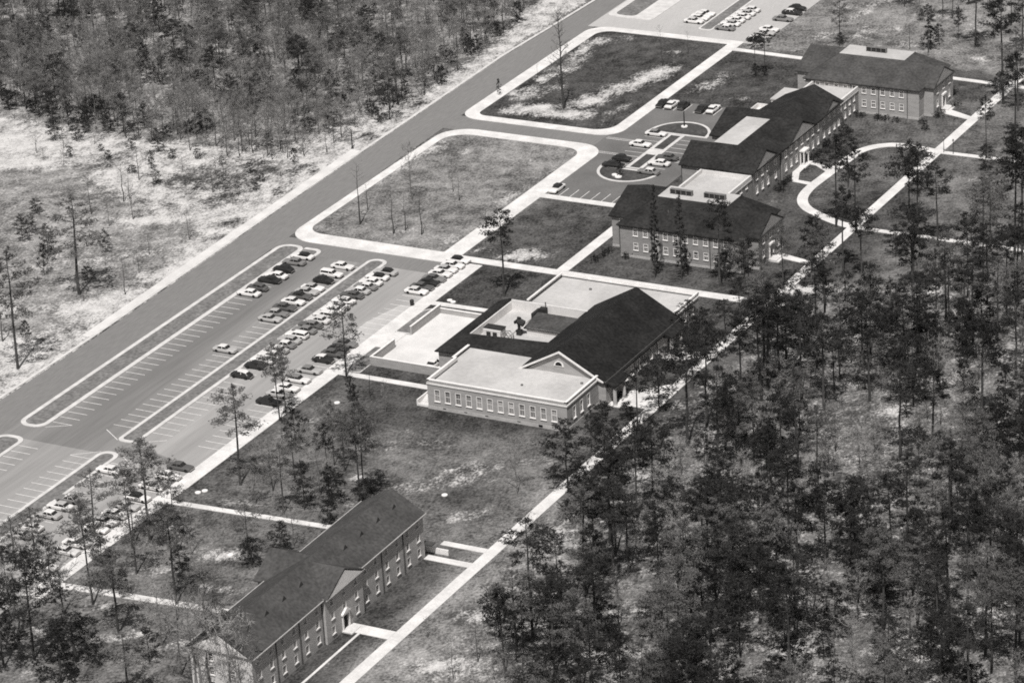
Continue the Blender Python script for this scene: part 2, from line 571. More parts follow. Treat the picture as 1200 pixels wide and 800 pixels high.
val = mth('MAXIMUM', mixv.outputs[0], 0.02)
comb = N('ShaderNodeCombineColor')
nt.links.new(val, comb.inputs[0])
nt.links.new(mth('MULTIPLY', val, WARM[1]), comb.inputs[1])
nt.links.new(mth('MULTIPLY', val, WARM[2]), comb.inputs[2])
nt.links.new(comb.outputs[0], pb.inputs['Base Color'])
bmp = N('ShaderNodeBump')
bmp.inputs['Strength'].default_value = 0.6
bmp.inputs['Distance'].default_value = 0.35
nt.links.new(mth('ADD', n_fin, n_mid), bmp.inputs['Height'])
nt.links.new(bmp.outputs[0], pb.inputs['Normal'])
me.materials.append(gm)
go = bpy.data.objects.new('ground', me)
COL.objects.link(go)
struct(go)


# ---------------------------------------------------------------- roads, walks, kerbs
def sheet(name, polys, m, z0, z1):
    mb = MB()
    for i, P in enumerate(polys):
        dz = 0.0006 * i          # neighbouring slabs never share one plane
        if z1 - z0 < 0.02:
            mb.face(*[(x, y, z1 + dz) for x, y in P])
        else:
            mb.prism(P, 'z', z0, z1 + dz * 3)
    return struct(mb.build(name, m))


def R(x0, x1, y0, y1):
    return [(x0, y0), (x1, y0), (x1, y1), (x0, y1)]


def rr(x0, x1, y0, y1, r, seg=9):
    """rounded rectangle, r = radii at SW, SE, NE, NW"""
    out = []
    for (cx, cy, a0), q in zip(((x0, y0, 180), (x1, y0, 270), (x1, y1, 0), (x0, y1, 90)), r):
        sx = 1 if cx == x0 else -1
        sy = 1 if cy == y0 else -1
        for k in range(seg + 1):
            a = math.radians(a0 + 90 * k / seg)
            out.append((cx + sx * q + q * math.cos(a), cy + sy * q + q * math.sin(a)))
    return out


def band(mb, outer, inner, z0, z1):
    n = len(outer)
    for i in range(n):
        j = (i + 1) % n
        o0, o1, i0, i1 = outer[i], outer[j], inner[i], inner[j]
        mb.face((*o0, z1), (*o1, z1), (*i1, z1), (*i0, z1))
        mb.face((*o0, z0), (*o1, z0), (*o1, z1), (*o0, z1))
        mb.face((*i1, z0), (*i0, z0), (*i0, z1), (*i1, z1))
    return mb


def ribbon(pts, w):
    """strip polygon pieces along a polyline"""
    L, Rr = [], []
    for i, p in enumerate(pts):
        a = Vector(pts[max(i - 1, 0)])
        b = Vector(pts[min(i + 1, len(pts) - 1)])
        d = (b - a).normalized()
        n = Vector((-d.y, d.x))
        L.append(tuple(Vector(p) + n * w / 2))
        Rr.append(tuple(Vector(p) - n * w / 2))
    return L, Rr


def ribbon_mesh(name, paths, m, z0, z1):
    mb = MB()
    for k, (pts, w) in enumerate(paths):
        L, Rr = ribbon(pts, w)
        zt = z1 + 0.002 * k
        for i in range(len(L) - 1):
            a, b, c, d = L[i], L[i + 1], Rr[i + 1], Rr[i]
            mb.face((*a, zt), (*b, zt), (*c, zt), (*d, zt))
            mb.face((*a, z0), (*b, z0), (*b, zt), (*a, zt))
            mb.face((*d, z0), (*c, z0), (*c, zt), (*d, zt))
        mb.face((*L[0], z0), (*L[0], zt), (*Rr[0], zt), (*Rr[0], z0))
        mb.face((*L[-1], z0), (*L[-1], zt), (*Rr[-1], zt), (*Rr[-1], z0))
    return struct(mb.build(name, m))


def smooth(pts, n=8):
    out = []
    P = [Vector(p) for p in pts]
    P = [2 * P[0] - P[1]] + P + [2 * P[-1] - P[-2]]
    for i in range(1, len(P) - 2):
        for k in range(n):
            t = k / n
            a, b, c, d = P[i - 1], P[i], P[i + 1], P[i + 2]
            v = 0.5 * ((2 * b) + (-a + c) * t + (2 * a - 5 * b + 4 * c - d) * t * t + (-a + 3 * b - 3 * c + d) * t ** 3)
            out.append(tuple(v))
    out.append(tuple(P[-2]))
    return out


sheet('main_road', [[(-86.2, -900), (-75.6, -900), (-75.6, -28), (-76.6, 38), (-78, 95), (-78.8, 150), (-78.0, 196), (-76.5, 260), (-70, 700), (-82, 700), (-86.2, 260), (-88.6, 190), (-89.8, 165), (-88.6, 85), (-87.6, 38), (-85.8, -30)]], 'road asphalt', 0, 0.006)
sheet('parking_lot', [R(-75.59, -29.6, -78, 34.2), R(-75.59, -29.6, -420, -78.001)], 'lot asphalt', 0, 0.0045)
sheet('lower_parking_lot', [R(-75.4, -47.6, -420, -78.5)], 'faded asphalt', 0, 0.0075)
sheet('parking_lane', [[(-47.5, -72), (-29.61, -78), (-29.61, 27.0), (-47.5, 27.0)], [(-47.5, -420), (-29.61, -420), (-29.61, -78.01), (-47.5, -79)]], 'faded asphalt', 0, 0.0085)
sheet('entrance_road', [R(-78.5, -34.9, 111, 120.5), [(-77, 27), (-29.7, 27), (-29.7, 35), (-77, 35)]], 'road asphalt', 0, 0.010)
sheet('courtyard_parking_lot', [R(-37.2, -8.5, 79, 147.5)], 'court asphalt', 0, 0.014)
sheet('north_parking_lot', [R(-80, -29.7, 194, 420)], 'old concrete lot', 0, 0.0135)
sheet('loading_apron', [[(-33.6, -20), (-29.61, -20), (-29.61, 9), (-32.2, 9), (-34.6, -2)]], 'old concrete lot', 0, 0.0125)
sheet('service_yard', [R(-29.6, -8.2, -12.6, -4.6), R(-22, -7.6, -21.4, -12.61), R(-22, -7.6, -4.59, 8)], 'yard concrete', 0, 0.02)

# walks round the lawns: broad pale bands
kb = MB()
band(kb, rr(-77.1, -33.3, 33.6, 112.6, (7, .5, 7, 8)), rr(-74.6, -38.0, 39.0, 108.9, (4.5, .5, 5, 6)), 0, 0.12)
band(kb, rr(-78.7, -34.6, 119.0, 194.9, (5.5, 6, .5, 6)), rr(-75.0, -38.0, 122.2, 191.9, (2.6, 5, .5, 4)), 0, 0.122)
struct(kb.build('lawn_border_walk', 'concrete walk'))
W = [R(-29.6, -26.0, -135, 35.0), R(-33.4, 46, 35.9, 38.7), R(-9.3, -6.5, 38.69, 78), R(-37, -9.29, 76.9, 79.2), R(41.2, 43.7, -420, 420),
     R(-25.99, -0.05, -28.1, -26.3), [(-26, -92.9), (28, -89.6), (28, -88.1), (-26, -91.3)], [(-26, -130.2), (19, -126.3), (19, -124.6), (-26, -128.2)],
     R(31.9, 41.19, -88.6, -87.0), R(31.9, 41.19, -94.9, -93.1), R(32.4, 41.19, -124.4, -121.4), [(33.4, -20.5), (41.19, -20.5), (41.19, -8), (37.5, -11.5), (33.4, -15)], [(33.5, 2), (38, 4), (41.19, 7), (41.19, 9), (36, 8), (33.5, 6.5)],
     R(43.71, 190, 83.3, 85.0), R(43.71, 110, 134.6, 136.3), [(-37.9, 187.8), (60, 183.2), (60, 184.9), (-37.9, 189.9)], [(32.6, 161.2), (41.19, 158.6), (41.19, 160.8), (32.6, 164.8)], [(33, 62), (41.19, 60.6), (41.19, 62.4), (33, 64.6)],
     [(-26, 11.4), (-8.5, 12.0), (-8.5, 13.6), (-26, 13.2)], R(-26.0, -23.0, -4.5, -12.7)]
sheet('campus_walk', W, 'concrete walk', 0, 0.10)
ribbon_mesh('loop_walk', [(smooth([(43, 84.3), (38, 85.6), (32.5, 88.4), (27.6, 91.8), (24.6, 96.6), (23.5, 103), (23.8, 112), (24.5, 124), (25.1, 130), (28, 134.6), (33, 136.8), (43, 135.6)]), 2.5),
                          ([(23.6, 105.9), (18.4, 106.6), (16.2, 112.2)], 1.7), ([(24.0, 114.6), (19.3, 118.2), (16.2, 118.2), (16.4, 112)], 1.7), ([(35.3, -168), (35.3, -124.5)], 0.5)], 'concrete walk', 0, 0.105)
ribbon_mesh('west_kerb', [([(-86.6, -600), (-86.6, -30), (-88.2, 38), (-89.2, 90), (-90.3, 165), (-89.1, 192), (-86.8, 260), (-83, 600)], 0.8)], 'kerb concrete', 0, 0.13)
sheet('gutter_paving', [[(-89.2, -30), (-87.0, -30), (-88.6, 38), (-91.0, 38)], [(-90.9, 38.1), (-88.7, 38.1), (-89.6, 90), (-92.2, 90)]], 'yard concrete', 0, 0.03)

# grass islands and their kerbs
ki = MB()
gi = MB()


def island(outer, inner):
    band(ki, outer, inner, 0, 0.14)
    gi.face(*[(x, y, 0.09 + 0.0005 * len(gi.f)) for x, y in inner])


island(rr(-75.9, -69.3, -73.2, 31, (2.8, 2.8, 2.5, 3)), rr(-74.9, -70.4, -72.2, 30.1, (1.9, 1.9, 1.7, 2.2)))
island(rr(-69.29, -64.4, 24.3, 30.6, (.3, 2.2, 2.2, .3)), rr(-69.2, -65.3, 25.3, 29.6, (.1, 1.3, 1.3, .1)))
island(rr(-51.8, -46.9, -72.4, 30.2, (1.5, 2.0, 2.3, 2.3)), rr(-51.0, -47.8, -71.4, 29.3, (.9, 1.3, 1.5, 1.5)))
island(rr(-51.6, -46.9, -240, -77.2, (.5, .5, 2.2, 2.2)), rr(-50.8, -47.7, -239, -78.2, (.3, .3, 1.5, 1.5)))
island(rr(-76.2, -69.3, -240, -78, (.5, .5, 2.5, 3)), rr(-75.2, -70.2, -239, -79, (.3, .3, 1.7, 2.0)))
island(rr(-79.4, -65.6, 203.3, 420, (2.5, 2.0, 2, 2)), rr(-77.6, -71.4, 205.0, 418, (2, 1.5, 2, 2)))
island(rr(-50.9, -46.7, 200.4, 420, (1.2, 1.2, 2, 2)), rr(-50.4, -47.3, 201.2, 419, (.8, .8, 1, 1)))
island(rr(-26.0, -22.1, -25.9, -12.6, (.4, .4, .4, .4)), rr(-25.8, -22.3, -25.7, -12.9, (.3, .3, .3, .3)))
island(rr(-26.0, -22.1, -4.4, 9.8, (.4, .4, .4, 3)), rr(-25.8, -22.3, -4.1, 9.5, (.3, .3, .3, 2.8)))


def half_oval(cx, cy, rx, ry, up, k=1.0, n=28):
    pts = []
    for i in range(n + 1):
        a = PI * i / n
        pts.append((cx + rx * k * math.cos(a), cy + (ry * k * math.sin(a)) * (1 if up else -1)))
    return pts if up else pts[::-1]


g_keep = gi
struct(gi.build('island_grass', 'lawn'))
gi = MB()
island(half_oval(-21.2, 125.6, 8.0, 9.2, True), half_oval(-21.2, 126.3, 7.1, 7.8, True))
island(half_oval(-21.4, 100.6, 8.0, 8.6, False), half_oval(-21.4, 99.9, 7.1, 7.2, False))
island(R(-23.2, -18.9, 101.2, 111.6), R(-22.3, -19.8, 101.8, 111.0))
island(R(-23.2, -18.9, 114.4, 125.4), R(-22.3, -19.8, 115.0, 124.8))
struct(ki.build('island_kerb', 'kerb concrete'))
struct(gi.build('oval_bed_grass', 'dark lawn'))
sheet('spine_walk', [R(-23.2, -18.9, 111.7, 114.3)], 'concrete walk', 0, 0.11)

# painted stall lines
pl = MB()


def hline(x0, x1, y, w=0.17, sl=0.0):
    z = 0.0155 + 0.00002 * len(pl.f)
    pl.face((x0, y - w / 2, z), (x1, y - w / 2 + sl, z), (x1, y + w / 2 + sl, z), (x0, y + w / 2, z))


def vline(x, y0, y1, w=0.17):
    z = 0.0155 + 0.00002 * len(pl.f)
    pl.face((x - w / 2, y0, z), (x + w / 2, y0, z), (x + w / 2, y1, z), (x - w / 2, y1, z))


ST = 2.66
rowA = [-69.3 + i * ST for i in range(36)]
for i in range(36):
    y = -69.5 + i * ST
    if y < 24:
        hline(-69.2, -64.4, y)
    if -67.5 < y < 26:
        hline(-56.6, -51.9, y + 0.8)
    if -68 < y < 28:
        hline(-46.8, -42.0, y + 0.4)
    if -88 < y < 31 and (y < 11.5 or y > 12):
        hline(-34.6, -29.7, y + 1.0)
for i in range(40):
    y = -81.5 - i * ST
    hline(-56.6, -51.7, y)
    hline(-46.8, -42.0, y)
    hline(-34.6, -29.7, y)
    hline(-69.2, -64.4, y)
for a, b in (((-69.2, -72.2), (-64.4, -69.5)), ((-56.6, -68.6), (-51.6, -72)), ((-46.8, -71.5), (-42, -68.6)), ((-56.6, -81.4), (-51.6, -77.8)), ((-46.6, -77.8), (-42, -81.4))):
    d = (Vector(b) - Vector(a)).normalized()
    n = Vector((-d.y, d.x)) * 0.085
    z = 0.0156 + 0.00002 * len(pl.f)
    pl.face(*[(*(Vector(p) + s * n), z) for p, s in ((a, -1), (b, -1), (b, 1), (a, 1))])
struct(pl.build('parking_stall_lines', 'painted line'))
pl = MB()
for i in range(8):
    vline(-35.2 + i * 2.75, 79.3, 84.4)
for i in range(9):
    vline(-35.2 + i * 2.75, 141.2, 146.6)
for k in range(9):
    y = 100.5 + k * 2.75
    if y < 112 or y > 114:
        hline(-28.4, -23.4, y)
        hline(-18.7, -13.7, y)
for y in (117.9, 118.7, 108.4, 109.2):
    hline(-36.6, -28.2, y, 0.2)
for y in (108.3, 109.1):
    hline(-13.5, -9, y, 0.2)
struct(pl.build('courtyard_stall_lines', 'painted line'))


# ================================================================ buildings
WIN = {}


def window_meshes(w, h, depth, kind):
    tall = h > 2.3
    """frame (casing lining the opening, sash bars, sill), glass, shade; local x across, y into the wall, z up"""
    key = (w, h, depth, kind)
    if key in WIN:
        return WIN[key]
    f = MB()
    c = 0.13 if kind == 'sash' else 0.07
    f.box(-w / 2, -w / 2 + c, -0.03, depth, 0, h)
    f.box(w / 2 - c, w / 2, -0.03, depth, 0, h)
    f.box(-w / 2 + c, w / 2 - c, -0.03, depth, h - c, h)
    f.box(-w / 2 + c, w / 2 - c, -0.03, depth, 0, c)
    f.box(-w / 2 - 0.08, w / 2 + 0.08, -0.16, -0.031, -0.02, 0.10)
    g = depth - 0.10
    f.box(-w / 2 + c, w / 2 - c, g - 0.05, g, h / 2 - 0.05, h / 2 + 0.05)
    nb = 1
    for k in range(1, nb + 1):
        x = -w / 2 + c + (w - 2 * c) * k / (nb + 1)
        f.box(x - 0.016, x + 0.016, g - 0.04, g - 0.005, c, h / 2 - 0.05)
        f.box(x - 0.016, x + 0.016, g - 0.04, g - 0.005, h / 2 + 0.05, h - c)
    for z in (() if tall else (h * 0.27, h * 0.74)):
        f.box(-w / 2 + c, w / 2 - c, g - 0.045, g - 0.008, z - 0.022, z + 0.022)
    p = MB()
    p.face((-w / 2 + c, g, c), (w / 2 - c, g, c), (w / 2 - c, g, h - c), (-w / 2 + c, g, h - c))
    s = MB()
    s.face((-w / 2 + c + .02, g - .004, h * 0.5), (w / 2 - c - .02, g - .004, h * 0.5), (w / 2 - c - .02, g - .004, h - c), (-w / 2 + c + .02, g - .004, h - c))
    WIN[key] = (f.data('frame', 'white trim' if kind == 'sash' else 'off white wall'), p.data('pane', 'blind' if (kind != 'sash' or tall) else 'glass', fix=False), s.data('shade', 'window shade', fix=False))
    return WIN[key]


def facade(mb, p0, p1, z0, z1, holes, depth=0.3):
    """wall face from p0 to p1 (x,y) with openings [(s, z, w, h)], s = distance along; outside on the right of p0->p1; reveals included"""
    a = Vector((p0[0], p0[1], 0))
    b = Vector((p1[0], p1[1], 0))
    L = (b - a).length
    d = (b - a).normalized()
    n = Vector((d.y, -d.x, 0))
    H = [(s - w / 2, s + w / 2, z, z + h) for s, z, w, h in holes]
    cs = sorted(set([0, L] + [v for q in H for v in q[:2]]))
    cz = sorted(set([z0, z1] + [v for q in H for v in q[2:]]))

    def P(s, z, k=0.0):
        v = a + d * s - n * k
        return (v.x, v.y, z)
    for i in range(len(cs) - 1):
        for j in range(len(cz) - 1):
            ms, mz = (cs[i] + cs[i + 1]) / 2, (cz[j] + cz[j + 1]) / 2
            if any(q[0] < ms < q[1] and q[2] < mz < q[3] for q in H):
                continue
            mb.face(P(cs[i], cz[j]), P(cs[i + 1], cz[j]), P(cs[i + 1], cz[j + 1]), P(cs[i], cz[j + 1]))
    for s0, s1, za, zb in H:
        mb.face(P(s0, za), P(s0, za, depth), P(s0, zb, depth), P(s0, zb))
        mb.face(P(s1, za), P(s1, zb), P(s1, zb, depth), P(s1, za, depth))
        mb.face(P(s0, zb), P(s0, zb, depth), P(s1, zb, depth), P(s1, zb))
        mb.face(P(s0, za), P(s1, za), P(s1, za, depth), P(s0, za, depth))
        mb.face(P(s0, za, depth), P(s1, za, depth), P(s1, zb, depth), P(s0, zb, depth))


rw = random.Random(3)


def put_windows(parent, p0, p1, holes, depth=0.3, kind='sash', shade=0.5):
    a = Vector((p0[0], p0[1], 0))
    b = Vector((p1[0], p1[1], 0))
    d = (b - a).normalized()
    off = Vector(ORIGIN[parent.name])
    ang = math.atan2(d.y, d.x)
    for s, z, w, h in holes:
        f, p, sh = window_meshes(w, h, depth, kind)
        q = a + d * s - off
        o = inst('window', f, parent, (q.x, q.y, z), ang)
        inst('pane', p, o)
        if rw.random() < shade:
            inst('shade', sh, o)


def wallrun(parent, mb, p0, p1, z0, z1, holes, shade=0.5, kind='sash'):
    facade(mb, p0, p1, z0, z1, holes)
    put_windows(parent, p0, p1, holes, kind=kind, shade=shade)


def chevron(mb, ax, c, hw, ze, zr, a0, a1, t=0.28, oh=0.45):
    """gable roof slab; c centre across, hw half width to the wall, ze eave height at the wall, zr ridge height"""
    s = (zr - ze) / hw
    w = hw + oh
    zo = ze - s * oh
    poly = [(c - w, zo), (c, zr), (c + w, zo), (c + w, zo - t), (c, zr - t), (c - w, zo - t)]
    poly = [(x, z + 0.05) for x, z in poly]
    mb.prism(poly, ax, a0, a1)


def decked_roof(mb, ex, dk, ze, zt, fascia=0.25):
    """hipped roof with a flat top: ex/dk = (x0,x1,y0,y1) of eaves and deck; sides only"""
    x0, x1, y0, y1 = ex
    a0, a1, b0, b1 = dk
    E_ = [(x0, y0), (x1, y0), (x1, y1), (x0, y1)]
    D_ = [(a0, b0), (a1, b0), (a1, b1), (a0, b1)]
    for i in range(4):
        j = (i + 1) % 4
        mb.face((*E_[i], ze), (*E_[j], ze), (*D_[j], zt), (*D_[i], zt))
        mb.face((*E_[i], ze - fascia), (*E_[j], ze - fascia), (*E_[j], ze), (*E_[i], ze))
    mb.face(*[(*p, zt - 0.05) for p in D_])
    mb.face(*[(*p, ze - fascia) for p in E_][::-1])


def parapet(mb, loop, w, z0, z1):
    """coping along a closed or open loop of axis-parallel points, laid on the inside (left)"""
    for i in range(len(loop) - 1):
        (x0, y0), (x1, y1) = loop[i], loop[i + 1]
        mb.box(min(x0, x1) - w / 2, max(x0, x1) + w / 2, min(y0, y1) - w / 2, max(y0, y1) + w / 2, z0 + 0.003 * i, z1 + 0.003 * i)


def vent_box(parent, name, x0, x1, y, z, n=4):
    o = ORIGIN[parent.name]
    b = MB()
    b.box(x0, x1, y - 0.45, y + 0.45, z + 1.1, z + 1.2)
    b.box(x0, x1, y - 0.25, y + 0.4, z, z + 1.1)
    for k in range(n + 1):
        x = x0 + (x1 - x0 - 0.16) * k / n
        b.box(x, x + 0.16, y - 0.42, y - 0.251, z, z + 1.1)
    f = b.build(name, 'metal grey', parent)
    d = MB()
    d.box(x0 + 0.17, x1 - 0.17, y - 0.32, y - 0.255, z + 0.12, z + 1.02)
    d.build('louvre', 'metal dark', f)


def downspout(parent, pts, mname='dark trim', z1=7.4):
    for x, y in pts:
        b = MB()
        b.box(x - 0.07, x + 0.07, y - 0.07, y + 0.07, 0.1, z1)
        b.build('downspout', mname, parent)


def academic_hall(y0, label, shingle, brick, wx0):
    """two-storey hall: long body, set-back wings at both ends, hipped roof with a flat gravel deck"""
    B = empty('academic_hall', (15, y0 + 10, 0), label, 'building')
    w = MB()
    e = 7.6
    win = [(wx0 + 2.45 * k, z, 1.2, 1.85) for k in range(10) for z in (1.75, 5.15)]
    wallrun(B, w, (0.3, y0), (30.2, y0), 0.55, e, [(s - 0.3, z, a, b) for s, z, a, b in win], 0.75)
    # return walls at both ends and the wings
    facade(w, (30.2, y0), (30.2, y0 + 3.2), 0.55, e, [])
    facade(w, (30.2, y0 + 3.2), (32.7, y0 + 3.2), 0.55, e, [])
    ew = [(s, z, 1.2, 1.85) for s in (2.6, 10.4) for z in (1.75, 5.15)] + [(6.5, 5.15, 1.2, 1.85)]
    facade(w, (32.7, y0 + 3.2), (32.7, y0 + 16.2), 0.55, e, ew + [(6.5, 0.6, 1.6, 3.0)])
    put_windows(B, (32.7, y0 + 3.2), (32.7, y0 + 16.2), ew)
    facade(w, (32.7, y0 + 16.2), (30.2, y0 + 16.2), 0.55, e, [])
    facade(w, (30.2, y0 + 16.2), (30.2, y0 + 19.5), 0.55, e, [])
    facade(w, (30.2, y0 + 19.5), (0.3, y0 + 19.5), 0.55, e, [(s, 5.15, 1.2, 1.85) for s in (3, 27)])
    facade(w, (0.3, y0 + 19.5), (0.3, y0 + 24), 0.55, e, [])
    facade(w, (0.3, y0 + 24), (-3.8, y0 + 24), 0.55, e, [])
    facade(w, (-3.8, y0 + 24), (-3.8, y0 + 4.6), 0.55, e, [(5, 5.15, 1.2, 1.85), (10, 5.15, 1.2, 1.85)])
    ww = [(2.5, 5.15, 1.2, 1.85), (2.5, 1.75, 1.2, 1.85)]
    wallrun(B, w, (-3.8, y0 + 4.6), (0.3, y0 + 4.6), 0.55, e, ww, 1.0)
    facade(w, (0.3, y0 + 4.6), (0.3, y0), 0.55, e, [])
    # gable triangles
    w.face((32.7, y0 + 3.2, e), (32.7, y0 + 16.2, e), (32.7, y0 + 9.7, 10.9))
    w.face((-3.8, y0 + 4.6, e), (-3.8, y0 + 24, e), (-3.8, y0 + 14.3, 10.9))
    w.build('wall', brick, B)
    c = MB()
    c.box(0.24, 30.26, y0 - 0.06, y0 + 19.56, 0, 0.55)
    c.box(30.27, 32.76, y0 + 3.14, y0 + 16.26, 0, 0.552)
    c.box(-3.86, 0.23, y0 + 4.54, y0 + 24.0, 0, 0.553)
    for k in range(6):
        c.box(3 + k * 4.6, 3.5 + k * 4.6, y0 - 0.1, y0 - 0.07, 0.15, 0.45)
    c.build('base_course', 'base course', B)
    r = MB()
    decked_roof(r, (-0.2, 30.7, y0 - 0.5, y0 + 20.0), (5.2, 22.5, y0 + 10.0, y0 + 16.8), e + 0.05, 11.15)
    chevron(r, 'x', y0 + 9.7, 6.5, e, 10.95, 18.0, 33.05)
    chevron(r, 'x', y0 + 14.3, 9.7, e, 11.05, -4.4, 9.0)
    rf = r.build('roof', shingle, B)
    d = MB()
    d.box(5.2, 22.5, y0 + 10.0, y0 + 16.8, 11.0, 11.2)
    d.build('roof_deck', 'gravel roof', rf)
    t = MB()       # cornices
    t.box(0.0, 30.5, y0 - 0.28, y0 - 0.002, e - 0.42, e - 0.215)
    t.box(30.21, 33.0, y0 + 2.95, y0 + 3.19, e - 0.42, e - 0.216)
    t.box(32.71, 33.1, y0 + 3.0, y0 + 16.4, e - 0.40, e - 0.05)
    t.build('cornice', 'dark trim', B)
    t = MB()
    t.prism([(y0 + 9.7 - 6.0, e + 0.02), (y0 + 9.7 + 6.0, e + 0.02), (y0 + 9.7, e + 3.0)], 'x', 32.705, 32.98)
    t.build('pediment', 'brick light', B)
    return B


A1 = academic_hall(51.0, 'two-storey brick hall with very dark roof and two louvred vents, nearest the pines', 'shingle dark', 'brick', 4.3)
vent_box(A1, 'roof_vent', 7.2, 12.6, 63.6, 11.2)
vent_box(A1, 'roof_vent', 15.4, 20.6, 63.9, 11.2)
downspout(A1, [(8.3, 50.9), (22.5, 50.9), (0.4, 50.9), (30.1, 50.9)])
A2 = academic_hall(154.6, 'two-storey brick hall with grey hipped roof and single vent, farthest back at upper right', 'shingle grey', 'brick light', 3.6)
vent_box(A2, 'roof_vent', 11.0, 16.3, 168.3, 11.2)
downspout(A2, [(12.4, 154.5), (19.7, 154.5), (27.2, 154.5)])
for x, z_, w_ in ((6.1, 9.2, .9), (6.4, 8.6, .8)):
    b = MB()
    b.box(x, x + w_, 154.6 + (z_ - 7.4) * 2.9, 154.6 + (z_ - 7.4) * 2.9 + 0.35, z_ - 0.2, z_ + .3)
    b.build('roof_flue', 'white trim', A2)
for x, y_, z_ in ((10.0, 56.4, 9.4), (20.5, 55.0, 8.9), (25.8, 56.0, 9.0)):
    b = MB()
    b.tube([(x, y_, z_ - .3), (x, y_, z_ + .7)], [.12, .12], 6)
    b.build('roof_flue', 'metal grey', A1)
for B, y0 in ((A1, 51.0), (A2, 154.6)):
    b = MB()
    b.box(32.45, 32.6, y0 + 9.0, y0 + 10.4, 0.6, 3.3)
    dr = b.build('door', 'dark opening', B)
    b = MB()
    b.box(32.71, 33.0, y0 + 8.6, y0 + 8.9, 0.1, 3.7)
    b.box(32.71, 33.0, y0 + 10.5, y0 + 10.8, 0.1, 3.7)
    b.box(32.71, 33.2, y0 + 8.5, y0 + 10.9, 3.7, 4.1)
    b.build('door_surround', 'white trim', B)
    b = MB()
    b.box(32.77, 34.6, y0 + 8.2, y0 + 11.2, 0.0, 0.5)
    b.box(34.61, 35.2, y0 + 8.2, y0 + 11.2, 0.0, 0.28)
    b.build('doorstep', 'concrete walk', B)

# ---- middle hall with three pediments and a flat deck, joined to its neighbours by flat links
e = 7.6
C = empty('classroom_hall', (7, 117, 0), 'long brick hall with three small pediments and white columned door, between the two others', 'building')
w = MB()
sf = [(s, 5.05, 1.2, 1.85) for s in (4.6, 6.9, 9.3, 11.6, 13.9)]
wallrun(C, w, (-3, 90.2), (15.2, 90.2), 0, e, sf + [(s, 1.75, 1.2, 1.85) for s in (1.8, 17.0)], 0.3)
e1 = [(s, z, 1.15, 1.85) for s in (2.0, 5.1, 8.2, 12.5) for z in (1.75, 5.05)]
wallrun(C, w, (15.2, 90.2), (15.2, 105.6), 0, e, e1, 0.3)
facade(w, (15.2, 105.6), (15.6, 105.6), 0, e, [])
e2 = [(s, z, 1.15, 1.85) for s in (2.2, 5.2, 8.3, 14.9, 18.0, 21.1) for z in (1.75, 5.05)] + [(11.6, 5.05, 1.15, 1.85)]
facade(w, (15.6, 105.6), (15.6, 129.2), 0, e, e2 + [(11.6, 0.3, 1.8, 3.1)])
put_windows(C, (15.6, 105.6), (15.6, 129.2), e2, shade=0.3)
facade(w, (15.6, 129.2), (15.2, 129.2), 0, e, [])
e3 = [(s, z, 1.15, 1.85) for s in (2.0, 5.2, 8.3, 10.9) for z in (1.75, 5.05)]
wallrun(C, w, (15.2, 129.2), (15.2, 141.4), 0, e, e3, 0.3)
facade(w, (15.2, 141.4), (1.2, 141.4), 0, e, [])
facade(w, (1.2, 141.4), (1.2, 129.4), 0, e, [])
facade(w, (1.2, 129.4), (-4.4, 129.4), 0, e, [])
facade(w, (-4.4, 129.4), (-4.4, 110.2), 0, e, [(5, 5.05, 1.2, 1.85), (14, 5.05, 1.2, 1.85)])
facade(w, (-4.4, 110.2), (1.2, 110.2), 0, e, [])
facade(w, (1.2, 110.2), (1.2, 103.6), 0, e, [])
facade(w, (1.2, 103.6), (-3, 103.6), 0, e, [])
facade(w, (-3, 103.6), (-3, 90.2), 0, e, [(5, 5.05, 1.2, 1.85), (9, 5.05, 1.2, 1.85)])
for x, c_, hw in ((15.2, 96.6, 5.0), (15.6, 116.9, 8.0), (15.2, 135.9, 4.8)):
    zz = e + hw * 0.43
    pass
w.face((-3, 90.2, e), (-3, 103.6, e), (-3, 96.9, 10.9))
w.face((-4.4, 110.2, e), (-4.4, 129.4, e), (-4.4, 119.8, 10.9))
w.build('wall', 'brick', C)
for x, c_, hw, hz_ in ((15.62, 96.9, 6.0, 2.9), (16.05, 116.9, 7.3, 3.0), (15.66, 135.9, 4.3, 1.95)):
    w = MB()
    w.prism([(c_ - hw, e + 0.02), (c_ + hw, e + 0.02), (c_, e + hz_)], 'x', x - 0.35, x)
    w.build('pediment', 'brick light', C)
r = MB()
decked_roof(r, (0.7, 15.95, 97.0, 141.9), (2.4, 8.4, 97.0, 115.3), e + 0.05, 11.05)
chevron(r, 'x', 96.9, 6.7, e, 10.95, -3.5, 15.72)
# east slope and the long ridge of the north half
r.prism([(0.73, e + 0.061), (8.4, 11.08), (16.0, e + 0.061), (16.0, e - 0.191), (0.73, e - 0.191)], 'y', 115.31, 141.7)
r.prism([(8.41, 11.03), (16.02, e + 0.055), (16.02, e - 0.195), (8.41, e - 0.195)], 'y', 97.021, 115.30)
chevron(r, 'x', 119.8, 9.6, e, 11.0, -5.0, 8.3)
chevron(r, 'x', 116.9, 8.0, e - 0.1, e + 8.0 * 0.44, 8.5, 16.15)
chevron(r, 'x', 135.9, 4.8, e - 0.1, e + 4.8 * 0.47, 8.5, 15.75)
rf = r.build('roof', 'shingle dark', C)
d = MB()
d.box(2.4, 8.4, 97.0, 115.3, 10.9, 11.12)
d.build('roof_deck', 'gravel roof', rf)
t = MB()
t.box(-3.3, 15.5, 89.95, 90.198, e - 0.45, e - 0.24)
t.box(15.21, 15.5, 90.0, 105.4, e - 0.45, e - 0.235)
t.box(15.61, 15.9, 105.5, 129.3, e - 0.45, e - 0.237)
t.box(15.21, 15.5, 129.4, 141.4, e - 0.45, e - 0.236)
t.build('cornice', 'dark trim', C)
t = MB()
